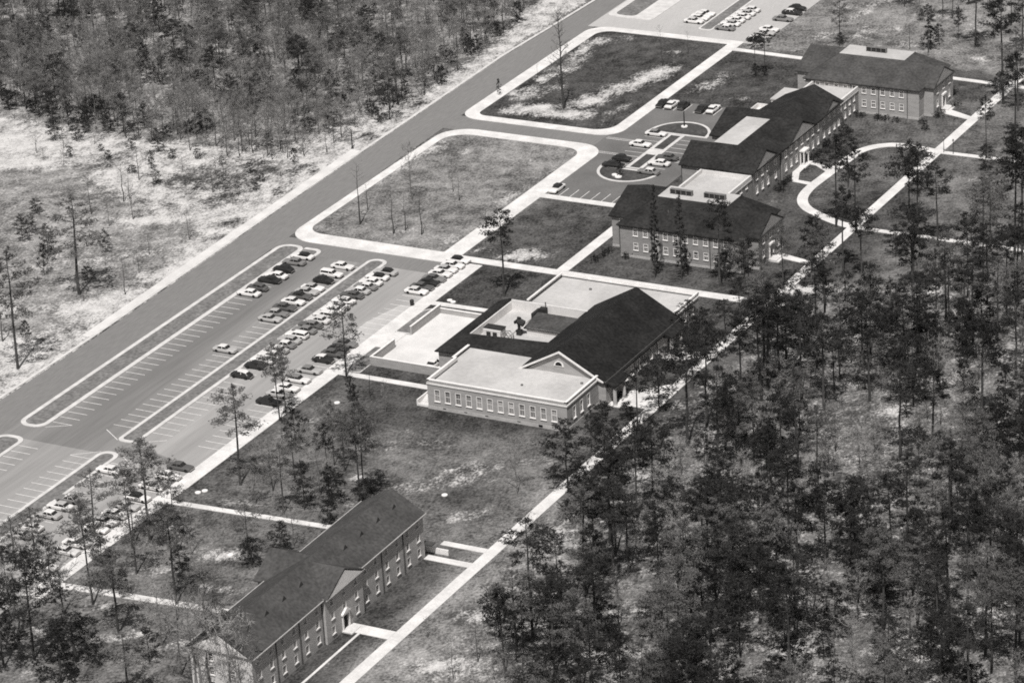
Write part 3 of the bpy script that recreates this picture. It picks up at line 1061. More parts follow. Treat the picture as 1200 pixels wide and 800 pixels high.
t.box(15.61, 15.85, 115.9, 116.2, 0.3, 3.6)
t.box(15.61, 15.85, 118.2, 118.5, 0.3, 3.6)
t.box(15.61, 16.9, 115.7, 118.7, 3.6, 3.95)
t.build('portico', 'white trim', C)
for yc in (115.9, 118.5):
    t = MB()
    t.tube([(16.6, yc, 0.3), (16.6, yc, 0.6), (16.6, yc, 3.3), (16.6, yc, 3.62)], [0.26, 0.2, 0.17, 0.24], 10)
    t.build('column', 'white trim', C)
t = MB()
t.box(15.35, 15.5, 116.3, 118.1, 0.3, 3.4)
t.build('door', 'dark opening', C)
t = MB()
t.box(15.61, 17.4, 115.0, 119.4, 0.0, 0.3)
t.build('doorstep', 'concrete walk', C)
downspout(C, [(15.3, 105.4), (15.3, 129.4), (-2.9, 90.1), (15.1, 90.1)])


def link(y0, y1, x0, x1, label, wins):
    L = empty('link_building', ((x0 + x1) / 2, (y0 + y1) / 2, 0), label, 'building')
    w = MB()
    wallrun(L, w, (x1, y0), (x1, y1), 0, 6.7, wins, 0.3)
    facade(w, (x0, y1), (x0, y0), 0, 6.7, [])
    w.face((x0 + .3, y0, 0), (x1, y0, 0), (x1, y0, 6.7), (x0 + .3, y0, 6.7))
    w.build('wall', 'brick', L)
    r = MB()
    r.box(x0 + 0.3, x1 - 0.3, y0 + 0.05, y1 - 0.05, 5.9, 6.1)
    r.build('roof', 'gravel roof', L)
    for q in ((x0 - 0.08, x0 + 0.4, 6.1, 6.95), (x1 - 0.4, x1 + 0.08, 6.1, 6.95)):
        c = MB()
        c.box(q[0], q[1], y0 + .05, y1 - .05, q[2], q[3])
        c.build('parapet', 'off white wall', L)
    c = MB()
    c.box(x1 + 0.005, x1 + 0.14, y0 + .05, y1 - .05, 5.75, 6.0)
    c.build('cornice', 'off white wall', L)
    return L, w


L1, _ = link(70.6, 90.15, 2.2, 14.9, 'flat roofed link with pale parapet joining the nearest hall to the hall of three pediments', [(7.5, 4.6, 1.1, 1.8), (10.5, 4.6, 1.1, 1.8), (13.5, 4.6, 1.1, 1.8), (16.5, 4.6, 1.1, 1.8)])
L2, _ = link(141.45, 154.5, 2.2, 14.4, 'flat roofed link with pale parapet joining the three-pediment hall to the farthest hall', [(s, z, 1.1, 1.8) for s in (1.8, 4.6, 7.4, 10.2) for z in (1.5, 4.0)])
c = MB()
c.box(2.65, 14.45, 89.5, 90.1, 6.11, 6.9)
c.build('parapet', 'off white wall', L1)

AN = empty('annex_building', (-3, 146, 0), 'small pale flat roofed annex with dark doorway behind the dark roofs', 'building')
w = MB()
facade(w, (-3.4, 142.2), (2.15, 142.2), 0, 5.6, [(2.5, 2.2, 1.3, 2.6)])
facade(w, (2.15, 150.5), (-3.4, 150.5), 0, 5.6, [])
facade(w, (-3.4, 150.5), (-3.4, 142.2), 0, 5.6, [])
w.build('wall', 'off white wall', AN)
w = MB()
w.box(-3.6, 2.1, 142.0, 150.7, 5.6, 5.85)
w.build('roof', 'gravel roof', AN)
w = MB()
w.box(-1.4, -0.3, 142.42, 142.49, 2.2, 4.7)
w.build('door', 'dark opening', AN)
w = MB()
w.box(-9.0, 1.1, 131.0, 131.3, 0, 2.4)
w.box(-9.3, -9.0, 131.0, 147.0, 0, 2.4)
w.box(-9.0, -3.41, 146.7, 147.0, 0, 2.4)
w.box(-8.99, 1.1, 131.31, 142.0, 1.2, 1.4)
w.box(-8.99, -3.41, 142.01, 146.69, 1.2, 1.4)
w.build('terrace', 'off white wall', AN)

# ---- dining hall: gabled hall, flat wings with white copings, kitchen court
D = empty('dining_hall', (15, -5, 0), 'low brick dining hall with black gabled roof and wide flat pale wings', 'building')
b = MB()
b.box(0, 31.7, -36.0, -35.999, 0, 0.01)
w = MB()
sw = [(2.2 + 2.42 * k, 1.75, 1.3, 2.7) for k in range(12)]
wallrun(D, w, (0, -36), (31.7, -36), 0.7, 6.3, sw, 0.35)
se = [(s, 1.75, 1.3, 2.7) for s in (3.2, 6.3, 9.4)]
wallrun(D, w, (31.7, -36), (31.7, -22.2), 0.7, 6.3, se, 0.35)
facade(w, (-0.6, -24.5), (0, -24.5), 0.7, 6.3, [])
facade(w, (0, -24.5), (0, -36), 0.7, 6.3, [(4, 1.75, 1.3, 2.7), (8, 1.75, 1.3, 2.7)])
facade(w, (-0.6, -17.7), (-0.6, -24.5), 0.7, 6.3, [])
# the hall itself
facade(w, (31.71, -22.2), (33.4, -22.2), 0, 5.4, [])
hw_ = [(s, 1.7, 1.3, 2.6) for s in (9.2, 12.1, 15.0, 17.9, 20.8, 23.7)]
wallrun(D, w, (33.4, -22.2), (33.4, 12.4), 0, 5.4, [(3.4, 1.7, 1.2, 2.6)] + hw_, 0.2)
facade(w, (33.4, 12.4), (31.7, 12.4), 0, 5.4, [])
nw = [(s, 1.75, 1.2, 2.5) for s in (3.5, 6.5, 9.8)]
wallrun(D, w, (31.7, 12.41), (31.7, 25.4), 0, 5.9, nw, 0.3)
facade(w, (31.7, 25.4), (-1.0, 25.4), 0, 5.9, [])
facade(w, (-1.0, 25.4), (-1.0, 9.4), 0, 5.9, [(4, 1.75, 1.2, 2.5), (8, 1.75, 1.2, 2.5)])
w.face((14.9, -22.2, 5.2), (31.9, -22.2, 5.2), (23.4, -22.2, 10.4))
w.build('wall', 'brick light', D)
c = MB()
c.box(-0.06, 31.76, -36.06, -22.3, 0, 0.7)
c.build('base_course', 'base course', D)
c = MB()
for x in (3.4, 8.3, 13.1, 20.4):
    c.box(x, x + 0.7, -36.09, -36.061, 0.45, 0.62)
c.box(25.2, 26.1, -36.10, -36.062, 0.15, 0.65)
c.build('basement_vent', 'dark opening', D)
r = MB()
r.box(0.25, 31.45, -35.75, -17.3, 5.5, 5.65)
r.box(-0.4, 0.24, -24.3, -17.3, 5.5, 5.652)
r.build('flat_roof', 'gravel roof', D)
r = MB()
r.box(-0.75, 31.45, 9.65, 25.15, 5.0, 5.15)
r.build('flat_roof', 'gravel roof', D)
c = MB()
parapet(c, [(-0.35, -17.9), (-0.35, -24.3), (0.22, -24.3), (0.22, -35.78), (31.48, -35.78), (31.48, -22.3)], 0.55, 6.3, 6.5)
c.box(0.5, 31.2, -35.72, -35.51, 5.65, 6.3)
c.box(0.0, 0.5, -35.5, -24.2, 5.66, 6.3)
c.box(31.2, 31.69, -35.5, -22.3, 5.66, 6.3)
c.box(-0.12, 31.86, -36.14, -36.003, 5.45, 5.75)
c.box(31.703, 31.86, -36.0, -22.3, 5.45, 5.752)
c.build('coping', 'white trim', D)
c = MB()
parapet(c, [(-0.8, 9.6), (-0.8, 25.2), (31.5, 25.2), (31.5, 12.6)], 0.5, 5.5, 5.85)
c.box(-0.55, 31.25, 24.8, 24.95, 5.15, 5.5)
c.box(31.1, 31.25, 12.6, 24.7, 5.15, 5.5)
c.box(31.703, 31.86, 12.5, 25.3, 4.8, 5.1)
c.build('coping', 'white trim', D)
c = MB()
c.box(-0.54, -0.2, 9.9, 24.4, 5.151, 5.2)  # dark strips along the inner edges of the parapets
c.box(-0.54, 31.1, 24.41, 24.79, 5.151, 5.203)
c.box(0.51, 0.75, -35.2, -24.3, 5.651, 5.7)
c.build('roof_edge_strip', 'metal dark', D)
r = MB()
chevron(r, 'y', 23.4, 9.9, 5.25, 10.75, -22.65, 13.0, t=0.3, oh=0.5)
r.prism([(14.0, 5.0), (23.4, 10.5), (32.8, 5.0)], 'y', 12.0, 13.3)
# porch roofs
r.prism([(33.0, 5.3), (35.4, 4.35), (35.4, 4.1), (33.0, 4.1)], 'y', -21.9, -15.2)
r.prism([(33.0, 5.3), (35.4, 4.35), (35.4, 4.1), (33.0, 4.1)], 'y', 4.5, 11.2)
mainroof = r.build('roof', 'shingle black', D)
c = MB()
for sgn in (-1, 1):
    c.prism([(23.4, 10.74), (23.4, 10.35), (23.4 + sgn * 8.9, 5.55), (23.4 + sgn * 9.8, 5.3), (23.4 + sgn * 9.8, 5.5)], 'y', -22.9, -22.66)
c.build('pediment_trim', 'white trim', D)
c = MB()
pts = [(23.0 + 1.15 * math.cos(PI * k / 12), 7.2 + 1.15 * math.sin(PI * k / 12)) for k in range(13)]
pin = [(23.0 + 0.75 * math.cos(PI * k / 12), 7.4 + 0.75 * math.sin(PI * k / 12)) for k in range(13)]
c.prism(pts, 'y', -22.33, -22.21)
lv = c.build('louvre_frame', 'white trim', D)
c = MB()
c.prism(pin, 'y', -22.38, -22.331)
c.build('louvre', 'dark opening', lv)
for y in (-21.3, -17.2, 5.2, 9.6):
    c = MB()
    c.tube([(34.9, y, 0.15), (34.9, y, 0.5), (34.9, y, 3.8), (34.9, y, 4.12)], [0.5, 0.42, 0.38, 0.5], 12)
    c.build('column', 'base course', D)
for y in (-18.6, 7.3):
    c = MB()
    c.box(33.41, 33.5, y - 0.9, y + 0.9, 0.2, 3.0)
    c.build('door', 'dark opening', D)
    c = MB()
    c.box(33.41, 36.2, y - 3.4, y + 3.4, 0, 0.17)
    c.build('doorstep', 'concrete walk', D)
# kitchen court: black roof strips round a white-walled well
r = MB()
# south strip: slopes down towards the flat wing
r.face((-8.2, -18.4, 4.2), (17.0, -18.4, 5.2), (17.0, -10.2, 6.3), (-5.2, -10.2, 5.3))
r.face((-8.2, -18.4, 3.95), (17.0, -18.4, 4.95), (17.0, -18.4, 5.2), (-8.2, -18.4, 4.2))
r.face((17.0, -10.2, 6.3), (17.0, -9.3, 5.6), (-5.2, -9.3, 4.9), (-5.2, -10.2, 5.3))
# west strip
r.face((-8.2, -18.4, 4.2), (-5.2, -10.2, 5.3), (-5.2, 9.8, 5.3), (-8.2, 9.8, 4.2))
r.face((-8.2, -18.4, 4.2), (-8.2, 9.8, 4.2), (-8.2, 9.8, 3.95), (-8.2, -18.4, 3.95))
r.face((-5.2, -10.2, 5.3), (-4.9, -9.3, 4.9), (-4.9, 9.8, 4.9), (-5.2, 9.8, 5.3))
r.face((-8.2, 9.8, 3.95), (-8.2, 9.8, 4.2), (-5.2, 9.8, 5.3), (-4.9, 9.8, 4.9), (-4.9, 9.8, 3.95))
r.face((-8.2, -18.4, 3.95), (-8.2, 9.8, 3.95), (-7.5, 9.8, 3.95), (-7.5, -18.4, 3.95))
r.build('court_roof', 'shingle dark', D)
c = MB()
facade(c, (-7.6, 9.8), (-7.6, -17.8), 0, 4.1, [(6, 0.3, 2.4, 2.6), (14, 1.5, 1.4, 1.4), (19, 0.2, 3.0, 3.0)])
facade(c, (-7.6, -17.8), (-0.61, -17.8), 0, 4.15, [])
facade(c, (-1.0, 9.8), (-7.6, 9.8), 0, 4.1, [])
c.build('wall', 'brick light', D)
c = MB()
c.box(-4.89, -4.6, -9.3, 9.3, 2.2, 4.85)
c.box(-4.59, 14.6, 9.0, 9.35, 2.2, 5.3)
c.box(-4.59, 14.4, -9.29, -9.0, 2.2, 4.8)
c.box(4.6, 14.6, -1.6, -1.3, 3.0, 4.55)
c.box(4.6, 4.9, -1.29, 6.0, 3.0, 4.5)
c.build('court_wall', 'off white wall', D)
c = MB()
c.box(-4.6, 15.2, -9.0, 9.0, 2.8, 3.0)
c.box(1.6, 1.8, -8.9, 8.9, 3.0, 3.25)
c.build('court_roof_deck', 'gravel roof', D)
c = MB()
c.prism([(-1.9, 4.5), (4.6, 5.5), (6.2, 4.6), (6.2, 4.4), (-1.9, 4.3)], 'x', 4.0, 15.3)
c.build('kitchen_roof', 'shingle grey', D)
for (x0, x1, y0, y1, z0, h) in ((18.5, 18.9, -30.5, -30.1, 5.65, .3), (29.4, 29.9, -25.5, -25.1, 5.65, .35), (8.5, 9.0, 19.8, 20.2, 5.15, .4), (20, 20.4, 21, 21.3, 5.15, .4)):
    c = MB()
    c.box(x0, x1, y0, y1, z0, z0 + h)
    c.build('roof_vent', 'metal grey', D)
downspout(D, [(33.5, -9.5), (33.5, 1.2), (33.5, -14.5)], z1=4.9)
# rooftop plant standing in the court
T = empty('cooling_unit', (-0.9, -5.2, 3.0), 'pale boxy cooling unit with dark top in the kitchen court', 'machine')
c = MB()
c.box(-3.2, 0.9, -6.4, -4.0, 3.2, 5.0)
c.box(-3.0, -2.6, -6.2, -5.9, 3.0, 3.2)
c.box(0.4, 0.7, -6.2, -5.9, 3.0, 3.2)
c.build('casing', 'off white wall', T)
c = MB()
c.box(-3.3, 1.0, -6.0, -3.9, 5.001, 5.25)
c.build('lid', 'metal dark', T)
for x in (-2.4, -0.9):
    c = MB()
    c.box(x, x + 1.0, -6.46, -6.401, 3.6, 4.6)
    c.build('grille', 'metal dark', T)
for k in range(3):
    c = MB()
    yy = -6.3 + k * 0.9
    c.tube([(0.95, yy, 4.4), (2.2, yy, 4.6), (2.9, yy, 3.9), (3.0, yy, 3.1)], [0.13] * 4, 6)
    c.build('pipe', 'metal grey', T)
T = empty('exhaust_stack', (3.2, -2.2, 3.0), 'dark exhaust stack with fan housing beside the kitchen roof', 'machine')
c = MB()
c.box(2.7, 3.8, -2.8, -1.9, 3.0, 4.2)
c.tube([(3.2, -2.3, 4.2), (3.2, -2.3, 6.2), (3.3, -2.2, 6.9)], [0.32, 0.32, 0.5], 8)
c.build('stack', 'metal dark', T)
c = MB()
c.tube([(2.2, -2.3, 5.6), (3.1, -2.3, 6.1), (4.4, -2.2, 5.6)], [0.35, 0.8, 0.7], 8)
c.build('fan_housing', 'metal dark', T)
T = empty('air_handler', (5.0, 4.4, 3.0), 'dark air handler box at the corner of the kitchen roof', 'machine')
c = MB()
c.box(3.2, 3.9, 3.2, 6.4, 3.0, 5.6)
c.box(3.9, 5.4, 5.2, 6.6, 3.0, 6.0)
c.build('casing', 'metal dark', T)
c = MB()
c.tube([(4.6, 7.2, 3.0), (4.6, 7.2, 6.8)], [0.14, 0.14], 6)
c.build('flue', 'metal grey', T)
tag(MB().tube([(9.6, -6.6, 3.0), (9.6, -6.6, 3.6), (9.6, -6.6, 3.65)], [0.16, 0.16, 0.42], 8).build('roof_ventilator', 'metal dark', None), 'small mushroom ventilator on the pale court roof', 'ventilator')


# service yard walls
def yard_wall(name_label, segs, z=1.9):
    Wm = empty('brick_wall', (segs[0][0], segs[0][2], 0), name_label, 'wall')
    a = MB()
    c = MB()
    for k, (x0, x1, y0, y1) in enumerate(segs):
        a.box(x0, x1, y0, y1, 0, z)
        c.box(x0 - 0.06, x1 + 0.06, y0 - 0.06, y1 + 0.06, z + 0.002 * k, z + 0.14 + 0.002 * k)
    a.build('masonry', 'brick light', Wm)
    c.build('coping', 'white trim', Wm)


yard_wall('low brick yard wall with white coping, L-shaped, left of the dining hall', [(-22.1, -21.75, -21.5, -11.6), (-21.74, -0.7, -21.5, -21.15)])
yard_wall('short brick yard wall with white coping beside the triangular grass bed', [(-22.1, -21.75, -4.5, 8.4)])
yard_wall('low brick wall along the far side of the service yard', [(-21.7, -8.2, 8.0, 8.35)], 1.1)
S_ = empty('outside_stair', (-2.2, -34.5, 0), 'pale concrete basement stair at the left corner of the flat wing', 'stair')
c = MB()
c.box(-3.0, -2.7, -35.6, -29.5, 0, 1.3)
c.box(-2.69, -0.1, -35.6, -35.3, 0, 0.5)
c.build('side_wall', 'white trim', S_)
c = MB()
for k in range(6):
    c.box(-2.69, -0.1, -35.29 + k * 0.6, -34.69 + k * 0.6, 0, 0.12 + 0.17 * k)
c.build('steps', 'concrete walk', S_)

# ---- dormitory
E_ = empty('dormitory', (25.4, -123.5, 0), 'three-storey brick dormitory with brown gabled roof and white pediment at lower left', 'building')
ZE, ZR = 9.1, 12.7
yN, yS = -93.9, -153.2
w = MB()
SP = [-93.9 - 1.95 - 3.83 * k for k in range(6)]
wins = []
for k in range(6):
    for base in (-93.9 - 2.1 - 3.83 * k, -153.2 + 2.1 + 3.83 * k):
        wins.append(base)
zs = (1.05, 4.0, 6.75)
holes = [(y - yS, z, 1.2, 1.6) for y in wins if y < -130 for z in zs]
wallrun(E_, w, (31.7, yS), (31.7, -130.1), 0, ZE, holes, 0.05, 'slim')
facade(w, (31.7, -130.1), (32.3, -130.1), 0, ZE, [])
bw_ = [(s, z, 1.2, 1.6) for s in (2.3, 10.6) for z in zs] + [(6.45, z, 1.2, 1.6) for z in zs[1:]]
facade(w, (32.3, -130.1), (32.3, -117.2), 0, ZE, bw_ + [(6.45, 0.2, 1.7, 2.5)])
put_windows(E_, (32.3, -130.1), (32.3, -117.2), bw_, shade=0.05, kind='slim')
facade(w, (32.3, -117.2), (31.7, -117.2), 0, ZE, [])
holes = [(y + 117.2, z, 1.2, 1.6) for y in wins if y > -117 for z in zs]
wallrun(E_, w, (31.7, -117.2), (31.7, yN), 0, ZE, holes, 0.05, 'slim')
facade(w, (31.7, yN), (19.1, yN), 0, ZE, [(4, 4, 1.35, 1.75), (8.5, 4, 1.35, 1.75)])
facade(w, (19.1, yN), (19.1, -116), 0, ZE, [(3 + 3.8 * k, z, 1.2, 1.6) for k in range(5) for z in zs])
facade(w, (19.1, -116), (16.9, -116), 0, ZE, [])
facade(w, (16.9, -116), (16.9, -127.5), 0, ZE, [(4, 4, 1.35, 1.75), (8.5, 4, 1.35, 1.75)])
facade(w, (16.9, -127.5), (19.1, -127.5), 0, ZE, [])
facade(w, (19.1, -127.5), (19.1, yS), 0, ZE, [(3 + 3.8 * k, z, 1.2, 1.6) for k in range(6) for z in zs])
w.build('wall', 'brick dorm', E_)
w = MB()
sh = [(s, z, 1.2, 1.75) for s in (4.2, 8.4) for z in zs]
wallrun(E_, w, (19.1, yS), (31.7, yS), 0, ZE, sh, 0.2)
w.build('end_wall', 'off white wall', E_)
w = MB()
for tri in (((19.1, yS - .44, ZE - .05), (31.7, yS - .44, ZE - .05), (25.4, yS - .44, ZR - 0.25)), ((32.9, -129.3, ZE - .1), (32.9, -118.0, ZE - .1), (32.9, -123.65, 11.85)), ((31.7, yN, ZE), (19.1, yN, ZE), (25.4, yN, ZR - 0.3))):
    w = MB()
    w.face(*tri)
    w.build('pediment', 'white trim', E_)
r = MB()
chevron(r, 'y', 25.4, 6.3, ZE, ZR, yS - 0.5, yN + 0.45, t=0.25, oh=0.5)
chevron(r, 'x', -123.65, 6.1, ZE, 12.2, 25.4, 32.95, t=0.25, oh=0.45)
chevron(r, 'x', -121.75, 5.9, ZE - .1, 12.3, 16.4, 25.3, t=0.25, oh=0.45)
rf = r.build('roof', 'shingle brown', E_)
c = MB()
for y0_, y1_, x in ((yS - 0.5, -130.3, 32.22), (-117.0, yN + 0.45, 32.22), (-130.4, -117.0, 32.82)):
    c.box(x, x + 0.16, y0_, y1_, ZE - 0.32, ZE - 0.16)
for y0_, y1_ in ((yS - 0.45, -127.8), (-115.7, yN + 0.4)):
    c.box(18.42, 18.58, y0_, y1_, ZE - 0.32, ZE - 0.16)
c.build('gutter', 'base course', E_)
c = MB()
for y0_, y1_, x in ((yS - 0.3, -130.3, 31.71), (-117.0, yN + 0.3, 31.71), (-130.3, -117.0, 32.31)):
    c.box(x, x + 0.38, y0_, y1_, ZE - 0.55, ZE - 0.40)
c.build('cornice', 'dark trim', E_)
for y in (-98.0 - 0.1, -106.0, -113.8, -133.6, -141.2, -148.9):
    s = (ZR - ZE) / 6.3
    x = 29.0
for (px, py) in ((466, 596), (447, 611.6), (427, 627.6), (408, 643.6), (357, 687), (336.4, 703.6), (316, 720.6), (295, 738)):
    p = at(px, py, 11.2)
    x = 28.2
    z = ZE + (31.7 - x) * (ZR - ZE) / 6.3 + 0.05
    c = MB()
    y = p.y
    c.prism([(y - 0.8, z), (y + 0.8, z), (y, z + 1.0)], 'x', x - 1.9, x)
    v = c.build('roof_dormer', 'shingle brown', rf)
for x, y in ((31.8, -101.5), (31.8, -109.3), (31.8, -117.0), (31.8, -130.3), (31.8, -137.9), (31.8, -145.6)):
    c = MB()
    c.box(x - 0.09, x + 0.07, y - 0.08, y + 0.08, 0.1, ZE - 0.6)
    c.build('downspout', 'dark trim', E_)
c = MB()
c.box(32.31, 32.5, -124.9, -124.55, 0.1, 3.2)
c.box(32.31, 32.5, -122.75, -122.4, 0.1, 3.2)
c.box(32.31, 32.7, -125.1, -122.2, 3.2, 3.5)
c.prism([(-125.1, 3.5), (-122.2, 3.5), (-123.65, 4.3)], 'x', 32.31, 32.75)
c.build('door_surround', 'white trim', E_)
c = MB()
c.box(32.03, 32.1, -124.5, -122.8, 0.2, 2.7)
c.build('door', 'dark opening', E_)
c = MB()
c.box(32.31, 34.4, -125.2, -122.1, 0, 0.25)
c.build('doorstep', 'concrete walk', E_)
c = MB()
c.box(28.5, 35.5, -92.0, -91.7, 0.0, 1.1)
c.build('stair_wall', 'white trim', E_)
c = MB()
c.box(31.0, 33.2, -93.88, -92.4, 2.4, 2.6)
c.build('door_canopy', 'shingle brown', E_)


# ================================================================ cars
def loft(mb, secs):
    """secs: list of (x, [(y, z)...]) closed sections of equal count"""
    n0 = len(mb.v)
    k = len(secs[0][1])
    for x, s in secs:
        mb.v += [(x, y, z) for y, z in s]
    for i in range(len(secs) - 1):
        for j in range(k):
            a = n0 + i * k + j
            b = n0 + i * k + (j + 1) % k
            mb.f.append((a, b, b + k, a + k))
    mb.f.append(tuple(n0 + j for j in range(k - 1, -1, -1)))
    mb.f.append(tuple(n0 + (len(secs) - 1) * k + j for j in range(k)))


def sec(w, z0, z1, r=0.16):
    return [(-w + .05, z0), (w - .05, z0), (w, z0 + .12), (w, z1 - r * 1.2), (w - r * .5, z1 - r * .35), (w - r * 1.5, z1), (-w + r * 1.5, z1), (-w + r * .5, z1 - r * .35), (-w, z1 - r * 1.2), (-w, z0 + .12)]


def car_parts(style):
    body, roof, glass = MB(), MB(), MB()
    if style == 'old':
        L = 2.45
        prof = [(-L, .62, .45, .75), (-L + .15, .80, .32, .92), (-L + .7, .90, .28, 1.04), (-1.0, .93, .26, 1.08), (.9, .93, .26, 1.08), (1.6, .86, .28, 1.05), (L - .2, .78, .32, .95), (L, .62, .45, .78)]
        cab = [(-1.9, .55, .98), (-1.35, .66, 1.38), (-.6, .70, 1.60), (.45, .68, 1.60), (1.05, .62, 1.06)]
    elif style == 'wagon':
        L = 2.65
        prof = [(-L, .80, .4, .85), (-L + .1, .93, .30, .96), (-1.9, .97, .26, 1.0), (.8, .98, .26, .98), (1.9, .96, .28, .96), (L - .12, .90, .32, .88), (L, .78, .42, .78)]
        cab = [(-2.5, .76, .98), (-2.3, .74, 1.50), (-1.0, .76, 1.54), (.35, .74, 1.52), (.95, .72, .99)]
    else:
        L = 2.7
        prof = [(-L, .82, .42, .80), (-L + .1, .95, .30, .90), (-1.7, .98, .26, .97), (.8, .99, .26, .97), (1.9, .97, .28, .95), (L - .12, .92, .32, .86), (L, .80, .42, .76)]
        cab = [(-1.75, .70, .96), (-1.15, .72, 1.44), (-.6, .74, 1.50), (.3, .73, 1.48), (.95, .74, .98)]
    loft(body, [(x, sec(w, a, b)) for x, w, a, b in prof])
    # greenhouse
    base = cab[0][2] - .05
    loft(glass, [(x, [(-.84 + (.0 if z < 1.1 else .0), base), (.84, base), (w if z > 1.1 else .8, z - .04), (-(w if z > 1.1 else .8), z - .04)]) for x, w, z in cab])
    top = [c for c in cab if c[2] > 1.2]
    loft(roof, [(x + d, [(-w - .04, z - .07), (w + .04, z - .07), (w + .03, z - .01), (w - .2, z + .05), (-w + .2, z + .05), (-w - .03, z - .01)]) for (x, w, z), d in zip(top, [-.12] + [0] * (len(top) - 2) + [.14])])
    px = []
    # pillars belong to the roof
    for s in (-1, 1):
        for xa, xb in (((cab[0][0]), top[0][0]), ((cab[-1][0]), top[-1][0])):
            z0 = cab[0][2] - .02
            y0, y1 = s * .83, s * (top[0][1] + .02)
            roof.face((xa - .05, y0, z0), (xa + .07, y0, z0), (xb + .07, y1, top[0][2] - .05), (xb - .05, y1, top[0][2] - .05))
        roof.face((-.35, s * .86, base + .05), (-.22, s * .86, base + .05), (-.22, s * .755, 1.44), (-.35, s * .755, 1.44))
    wheels = []
    for x in (-L + 1.05, L - .95):
        for s in (-1, 1):
            wm = MB()
            wm.prism([(x + .35 * math.cos(2 * PI * k / 12), .35 + .35 * math.sin(2 * PI * k / 12)) for k in range(12)], 'y', s * .80, s * 1.0)
            wheels.append(wm)
    bump = []
    for s in (-1, 1):
        bm_ = MB()
        bm_.box(min(s * L, s * (L + .12)), max(s * L, s * (L + .12)), -.86, .86, .38, .56)
        bump.append(bm_)
    return body, roof, glass, wheels, bump


CARM = {}


def car_proto(style, colour, top):
    key = (style, colour, top)
    if key in CARM:
        return CARM[key]
    ck = ('raw', style)
    if ck not in CARM:
        body, roof, glass, wheels, bump = car_parts(style)
        CARM[ck] = (body, roof, glass.data('windows', 'car glass'), [w_.data('wheel', 'tyre') for w_ in wheels], [b_.data('bumper', 'chrome') for b_ in bump])
    body, roof, g, wh, bu = CARM[ck]
    bk = ('b', style, colour)
    if bk not in CARM:
        CARM[bk] = body.data('body', 'paint ' + colour)
    rk = ('r', style, top)
    if rk not in CARM:
        CARM[rk] = roof.data('roof', 'paint ' + top)
    CARM[key] = (CARM[bk], CARM[rk], g, wh, bu)
    return CARM[key]


WORD = {'white': 'white', 'cream': 'cream', 'light': 'light grey', 'grey': 'mid grey', 'slate': 'dark grey', 'black': 'black'}
ORD = ['first', 'second', 'third', 'fourth', 'fifth', 'sixth', 'seventh', 'eighth', 'ninth', 'tenth', 'eleventh', 'twelfth', 'thirteenth', 'fourteenth', 'fifteenth', 'sixteenth', 'seventeenth', 'eighteenth', 'nineteenth', 'twentieth', 'twenty-first', 'twenty-second', 'twenty-third', 'twenty-fourth', 'twenty-fifth', 'twenty-sixth', 'twenty-seventh', 'twenty-eighth', 'twenty-ninth', 'thirtieth']
rc = random.Random(8)


def place_car(x, y, rz, colour, top, style, label, group):
    c = empty('parked_car', (x, y, 0.016), label, 'car', group, rz)
    b, r, g, wh, bu = car_proto(style, colour, top)
    inst('body', b, c)
    inst('roof', r, c)
    inst('windows', g, c)
    for w_ in wh:
        inst('wheel', w_, c)
    for b_ in bu:
        inst('bumper', b_, c)


def car_row(items, x=None, y=None, head=0.0, where='', group='', fr='far end'):
    """items: (px, py, code); code letters: body w c l g s k, optional roof letter, optional style o (old) / W (wagon)"""
    K = {'w': 'white', 'c': 'cream', 'l': 'light', 'g': 'grey', 's': 'slate', 'k': 'black'}
    for i, (px, py, code) in enumerate(items):
        p = at(px, py, 0.7)
        X = p.x if x is None else x + rc.uniform(-.25, .25)
        Y = p.y if y is None else y + rc.uniform(-.25, .25)
        st = 'old' if 'o' in code else ('wagon' if 'W' in code else 'sedan')
        cs = [ch for ch in code if ch in K]
        col = K[cs[0]]
        top = K[cs[1]] if len(cs) > 1 else col
        lab = '%s %s%s, %s from %s, %s' % (WORD[col], {'old': 'rounded car', 'wagon': 'station wagon', 'sedan': 'sedan'}[st], (', %s roof' % WORD[top]) if top != col else '', ORD[i], fr, where)
        place_car(X, Y, head + rc.uniform(-.02, .02), col, top, st, lab, group)


GP = 'cars parked in the long roadside lot'
car_row([(337, 297, 'wk'), (330, 304, 'g'), (321, 313, 'ko'), (309, 320, 'w'), (302, 325, 'k'), (287, 334, 'so'), (281, 341, 'w')], x=-66.4, head=PI, where='by the roadside island', group=GP)
car_row([(399, 311, 'w'), (387, 320, 'wW'), (381, 328, 'ko'), (370, 337, 'wl'), (365, 342, 'l'), (357, 347, 'sk'), (346, 353, 'w'), (337, 360, 's'), (329, 367, 'gl'), (319, 373, 'l'), (273, 410, 'lw')], x=-54.7, head=0, where='left of middle island', group=GP)
car_row([(445, 317, 'lk'), (437, 323, 'wk'), (428, 329, 'w'), (422, 334, 'gw'), (414, 339, 'lw'), (406, 344, 's'), (396, 351, 'w'), (388, 357, 'wl'), (380, 361, 'w'), (373, 367, 'wW'), (365, 373, 'c'), (358, 379, 'sg'), (351, 385, 'g'), (343, 391, 'wW'), (335, 397, 'l'), (327, 402, 'gw'), (317, 408, 'lw'), (308, 414, 'w'), (301, 420, 'w'), (296, 427, 'ko'), (281, 438, 'kwo')], x=-44.2, head=PI, where='right of middle island', group=GP)
car_row([(537, 304, 'wk'), (530, 310, 'w'), (523, 315, 'wl'), (516, 320, 'w'), (511, 326, 'gs'), (505, 331, 'ko'), (499, 336, 's'), (492, 341, 'wc')], x=-31.9, head=0, where='by kerb near lawn pine', group=GP)
